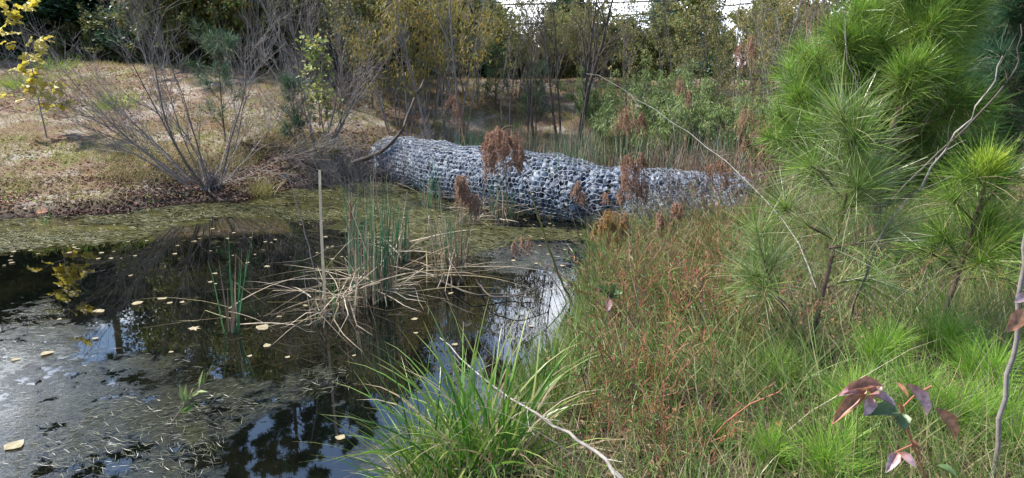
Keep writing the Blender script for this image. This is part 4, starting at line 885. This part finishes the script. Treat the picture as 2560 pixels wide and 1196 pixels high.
# red stemmed weeds
def weed(label, loc):
    root = empty('red_weed', label, 'weed', 'red stemmed weeds tangled on the near bank', loc)
    n = 9; P = strand(disc(n, .10), lean(n, .45), rnd(.32, .62, n), 6, .15, .08); R = taper(np.full(n, .0032), 6, 1, 1, .5)
    P1, R1 = grow(P, R, 5, (.3, 1), (.08, .2), (.4, .9), 4, .2, .1, .7, .4, .0011); g = Geo(); tubes(g, P, R, 4); tubes(g, P1, R1, 3); part('stems', g, M['weed_stem'], root)
    g = Geo(); leaves_on(g, P1, R1, 9, .05, LANCE * [.7, 1, 1], LANCE_F, (.1, 1), .0, .002); leaves_on(g, P, R, 12, .06, LANCE * [.7, 1, 1], LANCE_F, (.2, 1), .0, .002); part('leaves', g, M['weed_leaf'], root); return root
wp = None; cnt = 0; tries = 0
while cnt < 78 and tries < 4000:
    tries += 1
    x = RS.uniform(.3, 3.6); y = RS.uniform(1.9, 6.6); d = float(pond_d(x, y))
    if d < .02: continue
    px, py = to_px(np.array([x, y, .4]))
    keep = 1.0 if (1520 < px < 1900 and y < 6) else (.10 if px > 1900 and y < 4.2 else .25)
    if px > 1980 and y < 3.0: continue
    if RS.random() > keep: continue
    loc = (x, y, gz(x, y) - .02)
    if wp is None: wp = weed('red and green narrow leaved weed in the tangle on the near bank', loc)
    else: s_ = RS.uniform(.6, 1.1) * (.72 if y > 4.6 else 1); copy_thing(wp, loc, RS.uniform(0, 6.28), (s_, s_, s_ * (1.5 if RS.random() < .15 and y < 4.6 else 1)))
    cnt += 1
# scattered grass (uncountable)
def scatter(n, xr, yr, cond, ypow=1.0):
    out = []; tot = 0
    while tot < n:
        x = rnd(*xr, 4 * n); y = yr[0] + (yr[1] - yr[0]) * rnd(0, 1, 4 * n) ** ypow
        k = cond(x, y); out.append(np.stack([x[k], y[k]], -1)); tot += k.sum()
    q = np.concatenate(out)[:n]; return q[:, 0], q[:, 1]
def field(name, n, L, W, m, xr, yr, cond, spreadv=.5, droop=.7, K=5, ypow=1.0, lab=None, zoff=0):
    x, y = scatter(n, xr, yr, cond, ypow); b = HP(x, y); b[:, 2] += zoff; g = Geo()
    blades(g, b, lean(n, spreadv), rnd(L * .4, L, n), rnd(W * .6, W, n), K, droop, .08); return tag(obj(name, g.mesh(name, M[m])), lab, kind='stuff')
near = lambda x, y: (pond_d(x, y) > np.where(y > 2.8, .10, .02)) & (x > -.45) & (y < 8.3)
field('shore_grass', 20000, .34, .0042, 'grass', (-.9, 5.5), (1.6, 8.2), lambda x, y: near(x, y) & (fbm(x * 2.2, y * 2.2) > RS.uniform(.25, .6, len(x))), ypow=1.4)
field('long_straws', 900, .85, .0032, 'reed_tan', (-.2, 5), (2, 8), lambda x, y: near(x, y) & (x > .2), spreadv=.7, droop=.8, K=8, ypow=1.2)
field('tall_grass', 9000, .52, .0042, 'grass', (-.4, 5.5), (1.8, 8), lambda x, y: near(x, y) & (fbm(x * 1.7 + 60, y * 1.7) > RS.uniform(.36, .56, len(x))), spreadv=.45, droop=1.0, K=6, ypow=1.3)
field('dry_grass', 11000, .30, .0032, 'grass_dry', (-.9, 5.5), (1.6, 8.2), lambda x, y: near(x, y) & (fbm(x * 2.2 + 9, y * 2.2) > RS.uniform(.25, .6, len(x))), spreadv=1.0, droop=.9, ypow=1.4)
field('needle_litter', 16000, .14, .0022, 'grass_dry', (-.6, 5.5), (1.6, 8.2), near, spreadv=4.0, droop=.3, K=3, zoff=.02)
edge = lambda x, y: (np.abs(pond_d(x, y) - .08) < .10) & (x > 0)
field('edge_grass', 3500, .36, .005, 'grass', (-.5, 3.0), (2.2, 6.6), edge, spreadv=.35, droop=.6)
left = lambda x, y: (pond_d(x, y) > .12)
field('bank_grass', 26000, .13, .006, 'grass_bank', (-11.5, .5), (7.4, 15.2), lambda x, y: left(x, y) & (fbm(x * 1.3, y * 1.3) > RS.uniform(.35, .62, len(x))), spreadv=.7)
field('bank_weeds', 4200, .34, .004, 'grass_bank', (-8.6, -2.6), (7.6, 11.5), lambda x, y: left(x, y) & (pond_d(x, y) > .6) & (pond_d(x, y) < 1.9) & (fbm(x * 1.1 + 3, y * 1.6) > RS.uniform(.36, .60, len(x))), spreadv=.5)
field('bank_straw', 15000, .20, .005, 'grass_dry', (-11.5, 5), (7.4, 15.2), left, spreadv=2.0, droop=.8)
field('marsh_grass', 7000, .6, .007, 'reed_tan', (-.5, 4.9), (9.8, 12.3), lambda x, y: x > -9, spreadv=.22, droop=.4)
# fallen leaves
def litter(name, n, s, m, xr, yr, cond, T=LEAF, F=LEAF_F, zo=.012, label=None):
    x, y = scatter(n, xr, yr, cond); b = HP(x, y); b[:, 2] += rnd(0, zo, n); g = Geo(); a = rnd(0, 2 * PI, n); d = np.stack([np.cos(a), np.sin(a), RS.normal(size=n) * .2], -1)
    stamp(g, T * [1, 1, 3.0], F, b, d, norm(UP + randdir(n) * .35), rnd(s * .5, s * 1.2, n)); return tag(obj(name, g.mesh(name, M[m])), label, kind='stuff')
litter('fallen_leaves', 26000, .055, 'litter', (-12, 8), (7.4, 15.3), lambda x, y: left(x, y) & (fbm(x * 1.6 + 40, y * 1.6) > RS.uniform(.3, .62, len(x))))
litter('dark_leaf_litter', 12000, .05, 'litter_dark', (-7, .2), (7.6, 12), lambda x, y: (pond_d(x, y) > 0) & (pond_d(x, y) < 1.3) & (fbm(x * 1.5 + 11, y * 1.5) > RS.uniform(.3, .62, len(x)) - .18 * ((x > -4.3) & (x < -1))))
litter('near_leaf_litter', 7000, .035, 'litter', (-.6, 5.5), (1.6, 8.2), near, zo=.05)
litter('moss_patches', 9000, .03, 'lime_weed', (-11.5, -1), (7.6, 15.2), lambda x, y: left(x, y) & (fbm(x * .9 + 77, y * .9) > .56))

# ------------------------------------------------------------------ on the water
def float_field(name, n, polys, m, L, W, thr, tilt, xr, yr, fr=2.5, seedo=0, zz=.001):
    def cond(x, y):
        px, py = to_px(np.stack([x, y, x * 0], -1)); k = np.zeros(len(x), bool)
        for P in polys: k |= inside(px, py, P)
        return k & (pond_d(x, y) < -.02) & (fbm(x * fr + seedo, y * fr) > RS.uniform(*thr, len(x)))
    x, y = scatter(n, xr, yr, cond); g = Geo(); a = rnd(0, 2 * PI, n) * .35 + 2.9 * fbm(x * .8, y * .8, 2) * 2; d = np.stack([np.cos(a), np.sin(a), RS.normal(size=n) * tilt], -1)
    P = strand(np.stack([x, y, rnd(zz, zz + .008, n)], -1), d, rnd(L * .4, L, n), 5, 0, .12); P[..., 2] = np.clip(P[..., 2], -.003, .014)
    sd_ = norm(np.stack([-d[:, 1], d[:, 0], RS.normal(size=n) * .35], -1)); ribbons(g, P, leafw(rnd(W * .5, W, n), 5), side=sd_)
    return tag(obj(name, g.mesh(name, M[m])), kind='stuff')
float_field('floating_pondweed', 15000, MATS[:1], 'float_weed', .16, .010, (.3, .55), .03, (-10, 2.5), (5.4, 11))
float_field('shallow_pondweed', 6000, MATS[1:], 'float_weed', .12, .008, (.32, .6), .03, (-2.5, 2), (3.6, 7.6))
float_field('silvery_pondweed', 5000, FILM, 'film_weed', .08, .0022, (.36, .56), .03, (-4.5, 1.2), (2.3, 6.6), 3.0, 50)
p = atz(430, 1050, .0); root = empty('willow_sprig', 'green willow sprig poking out of the silvery pondweed at lower left', 'sprig', None, tuple(p))
P = np.stack([atz(425, 1062, 0), aty(470, 1000, p[1] + .03), aty(510, 960, p[1] + .06), aty(528, 915, p[1] + .07)]) - p; P = P[None]; g = Geo(); tubes(g, P, np.full((1, 4), .0025), 5); part('stem', g, M['reed_brown'], root)
g = Geo(); q, t, _, _ = sample(P, np.ones((1, 4)), 13, (.1, .8)); stamp(g, LANCE * [1.6, 1, 1], LANCE_F, q, norm(t + randdir(13) * .9), randdir(13) + UP, rnd(.06, .11, 13)); part('leaves', g, M['willow'], root)
# floating leaves
OV0 = np.array([[0, 0, 0], [.16, .18, .03], [.24, .45, .04], [.14, .8, .02], [0, 1, .06], [-.14, .8, .02], [-.24, .45, .04], [-.16, .18, .03], [0, .3, 0], [0, .65, 0]])
OVF0 = [[0, 1, 8], [1, 2, 8], [2, 9, 8], [2, 3, 9], [3, 4, 9], [4, 5, 9], [5, 6, 9], [6, 8, 9], [6, 7, 8], [7, 0, 8]]
fl_me = []
for k in range(5):
    g = Geo(); OVW = OV0 * [1.3 + .25 * k, 1, .9] + RS.normal(size=(10, 3)) * [.03, .02, .02]; stamp(g, MAPLE * [1, 1, .3] if k < 1 else OVW, MAPLE_F if k < 1 else OVF0, np.zeros((1, 3)), np.array([[0, 1., 0]]), UP[None], np.array([1.0])); fl_me.append(g.mesh('floating_leaf', M['float_leaf']))
SPEC = [(495, 603, .07, 'pale leaf floating on dark water above the reflected pond trees'), (413, 748, .075, 'leaf floating in the dark reflection left of the small green cattail clump'), (328, 760, .08, 'cream leaf floating beside the blue reflection'),
        (262, 775, .08, 'yellow leaf floating at the lower edge of the blue reflection'), (475, 825, .07, 'rounded yellow leaf floating left of the small green cattail clump'), (645, 825, .085, 'large cream leaf floating just right of the small green cattail clump'),
        (668, 868, .06, 'orange tinted leaf floating below the large cream leaf'), (760, 762, .05, 'small cream leaf on the water left of the tangle of dry blades'), (1045, 797, .05, 'pale leaf lying by the fallen blades right of the largest clump'),
        (130, 877, .08, 'tan leaf lying on the silvery pondweed at left'), (10, 1125, .09, 'pinkish tan leaf at the lower left edge of the water'), (862, 1096, .05, 'yellow leaf caught on the tip of the big bright sedge'),
        (672, 664, .05, 'small pale leaf floating in the middle of the dark water'), (585, 583, .05, 'tiny cream leaf floating above the tips of the small cattail clump')]
for px, py, s, lb in SPEC:
    p = atz(px, py, .006); o = obj('floating_leaf', fl_me[RS.integers(5)]); o.location = p; o.rotation_euler = (RS.normal() * .04, RS.normal() * .04, RS.uniform(0, 6.28)); o.scale = (s,) * 3; tag(o, lb, 'leaf', 'leaves floating on the pond')
k = 0
while k < 150:
    px = RS.uniform(0, 1500); py = RS.uniform(465, 660) if RS.random() < .8 else RS.uniform(660, 900)
    if px < 400 and py < 560: continue
    p = atz(px, py, .006)
    if pond_d(p[0], p[1]) > -.08 or (py > 660 and RS.random() < .6): continue
    o = obj('floating_leaf', fl_me[2 + RS.integers(3)]); o.location = p; o.rotation_euler = (RS.normal() * .05, RS.normal() * .05, RS.uniform(0, 6.28)); o.scale = (RS.uniform(.022, .05),) * 3
    tag(o, 'small yellowish leaf floating among many on the pond', 'leaf', 'small leaves floating on the pond'); k += 1
lone('sunken_branch', 'dark thin branch lying in the water right of the straw coloured clump', 'branch', [atz(1080, 690, .01), atz(1180, 740, .05), atz(1260, 735, .03), atz(1330, 745, .02)], .008, .004, M['bark_dark'])
lone('sunken_branch', 'dark forked stick bending in the water below the two small reddish plumes', 'branch', [atz(1190, 700, .02), atz(1225, 745, .06), atz(1300, 740, .10), atz(1370, 705, .12)], .006, .003, M['bark_dark'])

# ------------------------------------------------------------------ sticks, sprigs and odd things
lone('fallen_stick', 'long pale grey stick slanting across the foreground sedge', 'stick', [atd(1100, 845, 3.0), atd(1210, 945, 2.5), atd(1330, 1030, 2.15), atd(1470, 1105, 1.9), atd(1570, 1215, 1.75)], .0022, .0068, M['stick_grey'])
lone('bent_twig', 'long pale arching twig sweeping down over the rock rolls from the upper middle', 'twig', [atd(1465, 185, 5.0), atd(1530, 200, 4.9), atd(1600, 260, 4.8), atd(1700, 310, 4.6), atd(1790, 385, 4.4), atd(1900, 480, 4.1), atd(2010, 610, 3.7), atd(2040, 720, 3.5)], .0020, .0042, M['stick_grey'])
lone('bent_twig', 'pale curved stick leaning right in front of the shaded pine', 'twig', [footz(2120, 830), atd(2190, 600, 2.9), atd(2300, 460, 2.9), atd(2400, 330, 2.9), atd(2470, 230, 2.9), atd(2507, 140, 2.9)], .0065, .0022, M['stick_grey'])
lone('bent_twig', 'thin pale twig crossing the face of the big pine', 'twig', [footz(2160, 840), atd(2165, 640, 3.2), atd(2180, 420, 3.2), atd(2150, 260, 3.2), atd(2110, 100, 3.2), atd(2108, 20, 3.2)], .004, .0018, M['twig_pale'])
lone('bent_twig', 'dark thin twig curving beside the pale curved stick at the right', 'twig', [atd(2230, 500, 3.6), atd(2380, 350, 3.6), atd(2480, 250, 3.6), atd(2548, 170, 3.6), atd(2552, 60, 3.6)], .006, .003, M['bark_dark'])
lone('grey_stick', 'grey upright stick at the right edge of the picture', 'stick', [atd(2475, 1230, 1.9), atd(2510, 1000, 1.9), atd(2540, 820, 1.9), atd(2562, 640, 1.9), atd(2575, 500, 1.9)], .0075, .006, M['bark_grey'])
for i, (a, b_, c_, d_, y) in enumerate([(1690, 560, 1610, 230, 6.3), (1760, 560, 1640, 200, 6.2), (1850, 560, 1690, 260, 6.0), (1640, 600, 1470, 420, 5.6), (1830, 590, 1730, 380, 5.8), (1800, 540, 1900, 300, 6.4), (1250, 560, 1150, 440, 5.7)]):
    lone('dry_stalk', ['thin grey stem leaning left over the upper right roll', 'long grey stem crossing the stacked plume weed', 'grey stem rising from the right end of the upper roll', 'straw coloured stem leaning far left over the pond', 'pale stem leaning left over the dark lower roll',
        'grey stem leaning right toward the faded plumes', 'thin straw stem leaning left of the biggest plume'][i], 'dry stem', [aty(a, b_, y), aty((a + c_) / 2 + 12, (b_ + d_) / 2 - 14, y), aty(c_, d_, y)], .005, .0025, M['twig_pale'], 5)
# long dry twigs tangled around the right hand rolls
def twigs(name, label, px, y, n, L, sp, m, group='tangled dry stems beside the rolls', side=(0, 0, 0), W=.0022):
    f = at_ground(px, y); f = (f[0], f[1], max(f[2], 0)); g = Geo(); P = strand(disc(n, .3), lean(n, sp) + np.array(side), rnd(L * .5, L, n), 9, .5, .07); R = taper(rnd(W * .7, W * 1.2, n), 9, 1, 1, .5); tubes(g, P, R, 4)
    P1, R1 = grow(P, R, 4, (.3, 1), (.08, .28), (.3, .8), 4, .2, .1, .7); tubes(g, P1, R1, 3); o = obj(name, g.mesh(name, M[m])); o.location = f; tag(o, label, 'dry stems', group)
twigs('dry_weed', 'pale dry stems leaning left over the short upper roll', 1800, 5.9, 44, 1.1, .3, 'twig_pale', side=(-.6, 0, 0))
twigs('dry_weed', 'dry stems sprawling in front of the dark lower roll', 1720, 5.6, 46, .8, .6, 'twig_pale', side=(-.3, 0, 0))
twigs('dry_weed', 'tall brown dry stems tangled over the right end of the short upper roll', 1830, 6.0, 50, 1.3, .35, 'bark_red', side=(-.25, 0, 0), W=.0026)
twigs('dry_weed', 'grey dry stems rising before the middle of the short upper roll', 1690, 6.1, 34, 1.1, .4, 'bark_grey', side=(-.2, 0, 0), W=.0026)
twigs('dry_weed', 'straw coloured dry stems over the red stemmed weeds', 1650, 4.4, 40, .8, .5, 'reed_brown', W=.002)
twigs('dry_weed', 'grey dry stems behind the golden seed plumes', 1600, 5.7, 26, .7, .5, 'twig_pale')
twigs('dry_weed', 'brown dry stems below the left side of the big pine', 1900, 5.3, 46, .8, .6, 'reed_brown')
twigs('dry_weed', 'dark thin upright stems in the red weeds right of the big sedge', 1505, 3.0, 7, .62, .08, 'bark_dark', W=.003)
twigs('dry_weed', 'dark upright dead weed stems behind the bay leaved seedling', 1590, 3.9, 9, .8, .12, 'bark_dark', W=.003)
twigs('dry_weed', 'dark upright dead weed stems in the middle of the red stemmed weeds', 1720, 3.3, 9, .7, .14, 'bark_dark', W=.003)
twigs('dry_weed', 'brown upright dead weed stems left of the side stem of the nearest pine', 1830, 3.6, 12, .75, .2, 'bark_red', W=.0028)
twigs('dry_weed', 'dark branching stems rising from the weeds at the bottom', 1620, 2.7, 6, .55, .15, 'bark_dark', W=.003)
# pink leaved sprig at the lower right
sp0 = atd(2330, 1240, 1.75); root = empty('pink_leaf_sprig', 'sprig with pink and rust drooping leaves over the lime seedlings in the lower right', 'sprig', None, tuple(sp0)); O = sp0
def seg(pts, r, K=8):
    pts = np.array(pts) - O; P = np.stack([np.interp(np.linspace(0, 1, K), np.linspace(0, 1, len(pts)), pts[:, i]) for i in range(3)], -1)[None]; return P, np.full((1, K), r)
g = Geo()
for pts, r in [([(2330, 1240), (2290, 1130), (2255, 1040), (2250, 1010)], .004), ([(2255, 1040), (2215, 1000), (2170, 975)], .0022), ([(2255, 1020), (2290, 985), (2330, 965)], .0022), ([(2285, 1110), (2240, 1130)], .002)]:
    P, R = seg([atd(a, b_, 1.75) for a, b_ in pts], r); tubes(g, P, R, 6)
part('stem', g, M['weed_stem'], root)
OV = np.array([[0, 0, 0], [.16, .18, .03], [.24, .45, .04], [.14, .8, -.02], [0, 1, -.12], [-.14, .8, -.02], [-.24, .45, .04], [-.16, .18, .03], [0, .3, -.03], [0, .65, -.05]])
OVF3 = [[0, 1, 8], [1, 2, 8], [2, 9, 8], [2, 3, 9], [3, 4, 9], [4, 5, 9], [5, 6, 9], [6, 8, 9], [6, 7, 8], [7, 0, 8]]
for a0, b0_, a1, b1, m, w in [(2168, 975, 2082, 1048, 'orange_leaf', .62), (2172, 985, 2245, 1000, 'red_leaf', .95), (2175, 985, 2172, 1040, 'red_leaf', 1.3), (2165, 985, 2120, 968, 'red_leaf', .95), (2175, 985, 2200, 955, 'red_leaf', 1.0),
                              (2210, 965, 2120, 955, 'orange_leaf', .6), (2240, 955, 2275, 990, 'orange_leaf', .62), (2265, 958, 2345, 1040, 'red_leaf', .7), (2335, 1020, 2415, 1100, 'orange_leaf', .75), (2250, 1030, 2195, 1020, 'bay_leaf', 1.2), (2255, 1035, 2262, 1070, 'bay_leaf', 1.9),
                              (2245, 1130, 2220, 1175, 'red_leaf', 1.0), (2248, 1130, 2295, 1165, 'red_leaf', 1.0), (2275, 1100, 2310, 1130, 'orange_leaf', .62), (2340, 1165, 2400, 1185, 'bay_leaf', 1.1)]:
    A_ = atd(a0, b0_, 1.74); B_ = atd(a1, b1, 1.70); d = (B_ - A_)[None]; ln = np.linalg.norm(d); g = Geo()
    zz = norm(np.array([[RS.normal() * .3, -.5, 1.0]])); stamp(g, OV * [w, 1, 3.2] + [[0, 0, RS.uniform(-.03, .03)]] * 10, OVF3, (A_ - O)[None], d, zz, np.array([ln])); part('leaf', g, M[m], root, True)
# two hanging leaves on the grey stick, bay leaf seedling, blue scrap, leaves on the bank
for a0, b0_, a1, b1, m, lb in [(2562, 770, 2522, 832, 'orange_leaf', 'orange brown leaf hanging on the grey upright stick'), (2566, 735, 2540, 755, 'red_leaf', 'pinkish leaf on the grey stick above the orange one')]:
    A_ = atd(a0, b0_, 1.88); B_ = atd(a1, b1, 1.86); g = Geo(); stamp(g, OV * [1.2, 1, 1], OVF3, np.zeros((1, 3)), (B_ - A_)[None], np.array([[0, -1., .4]]), np.array([np.linalg.norm(B_ - A_)])); o = obj('hanging_leaf', g.mesh('hanging_leaf', M[m], True)); o.location = A_; tag(o, lb, 'leaf', 'leaves on the grey stick')
f = atd(1530, 790, 3.4); root = empty('bay_seedling', 'seedling with dark glossy oval leaves and one dark red leaf above the sedge', 'seedling', None, tuple(f))
g = Geo(); P = np.array([[f, atd(1525, 760, 3.4), atd(1522, 735, 3.4)]]) - f; tubes(g, P, np.full((1, 3), .003), 5); part('stem', g, M['bark_grey'], root)
for a1, b1, m in [(1492, 708, 'bay_leaf'), (1530, 705, 'bay_leaf'), (1560, 725, 'bay_leaf'), (1505, 725, 'bay_leaf'), (1518, 785, 'red_leaf'), (1545, 745, 'bay_leaf')]:
    A_ = atd(1524, 742, 3.4); B_ = atd(a1, b1, 3.35); g = Geo(); stamp(g, OV * [.8, .75, 1], OVF3, (A_ - f)[None], (B_ - A_)[None], norm(np.array([[0, -.8, .7]])), np.array([np.linalg.norm(B_ - A_) * 1.15])); part('leaf', g, M[m], root, True)
for px, py, s, m, lb in [(65, 465, .15, 'orange_leaf', 'big curled orange brown leaf on the left bank near the water'), (90, 530, .12, 'orange_leaf', 'dull red leaf at the waterline on the left'), (722, 405, .12, 'orange_leaf', 'orange leaf on the white sand left of the young pale leaved tree'), (670, 248, .16, 'tulip', 'bright yellow leaf lying on the berm slope')]:
    for z in (.15, .3, .5, .8): 
        p = atz(px, py, z)
        if gz(p[0], p[1]) >= z - .05: break
    for _ in range(12): p = atz(px, py, max(gz(p[0], p[1]), 0) + .02)
    g = Geo(); stamp(g, QLEAF * [2.0, 1, 4], QLEAF_F, np.zeros((1, 3)), np.array([[1., .2, .15]]), np.array([[0, -.5, 1.]]), np.array([s])); o = obj('large_leaf', g.mesh('large_leaf', M[m])); o.location = p; tag(o, lb, 'leaf', 'large fallen leaves on the bank')
for _ in range(1):
    p = atz(492, 441, .2)
    for _i in range(12): p = atz(492, 441, gz(p[0], p[1]) + .02)
    g = Geo(); V = IV.copy() * [.05, .03, .05]; g.add(V + RS.normal(size=V.shape) * .002, IF); o = obj('blue_scrap', g.mesh('blue_scrap', M['blue_scrap'])); o.location = p; tag(o, 'tiny bright blue scrap of litter left of the shrub root stool', 'litter')
# power lines
for (a, b_, c_, d_, lb) in [(1000, 76, 1750, 12, 'dark power line crossing in front of the far trees toward the upper right'), (900, 8, 1700, -8, 'thin higher power line along the top of the wood')]:
    A_ = aty(a, b_, 21.0); B_ = aty(c_, d_, 26.0); E0 = A_ + (A_ - B_) * .5; E1 = B_ + (B_ - A_) * .8; t = np.linspace(0, 1, 24)[:, None]; P = E0 * (1 - t) + E1 * t; P[:, 2] -= (4 * t * (1 - t))[:, 0] * .15
    org = P[0].copy(); g = Geo(); tubes(g, (P - org)[None], np.full((1, 24), .028), 5); o = obj('power_line', g.mesh('power_line', M['cable'])); o.location = org; tag(o, lb, 'power line', 'power lines')
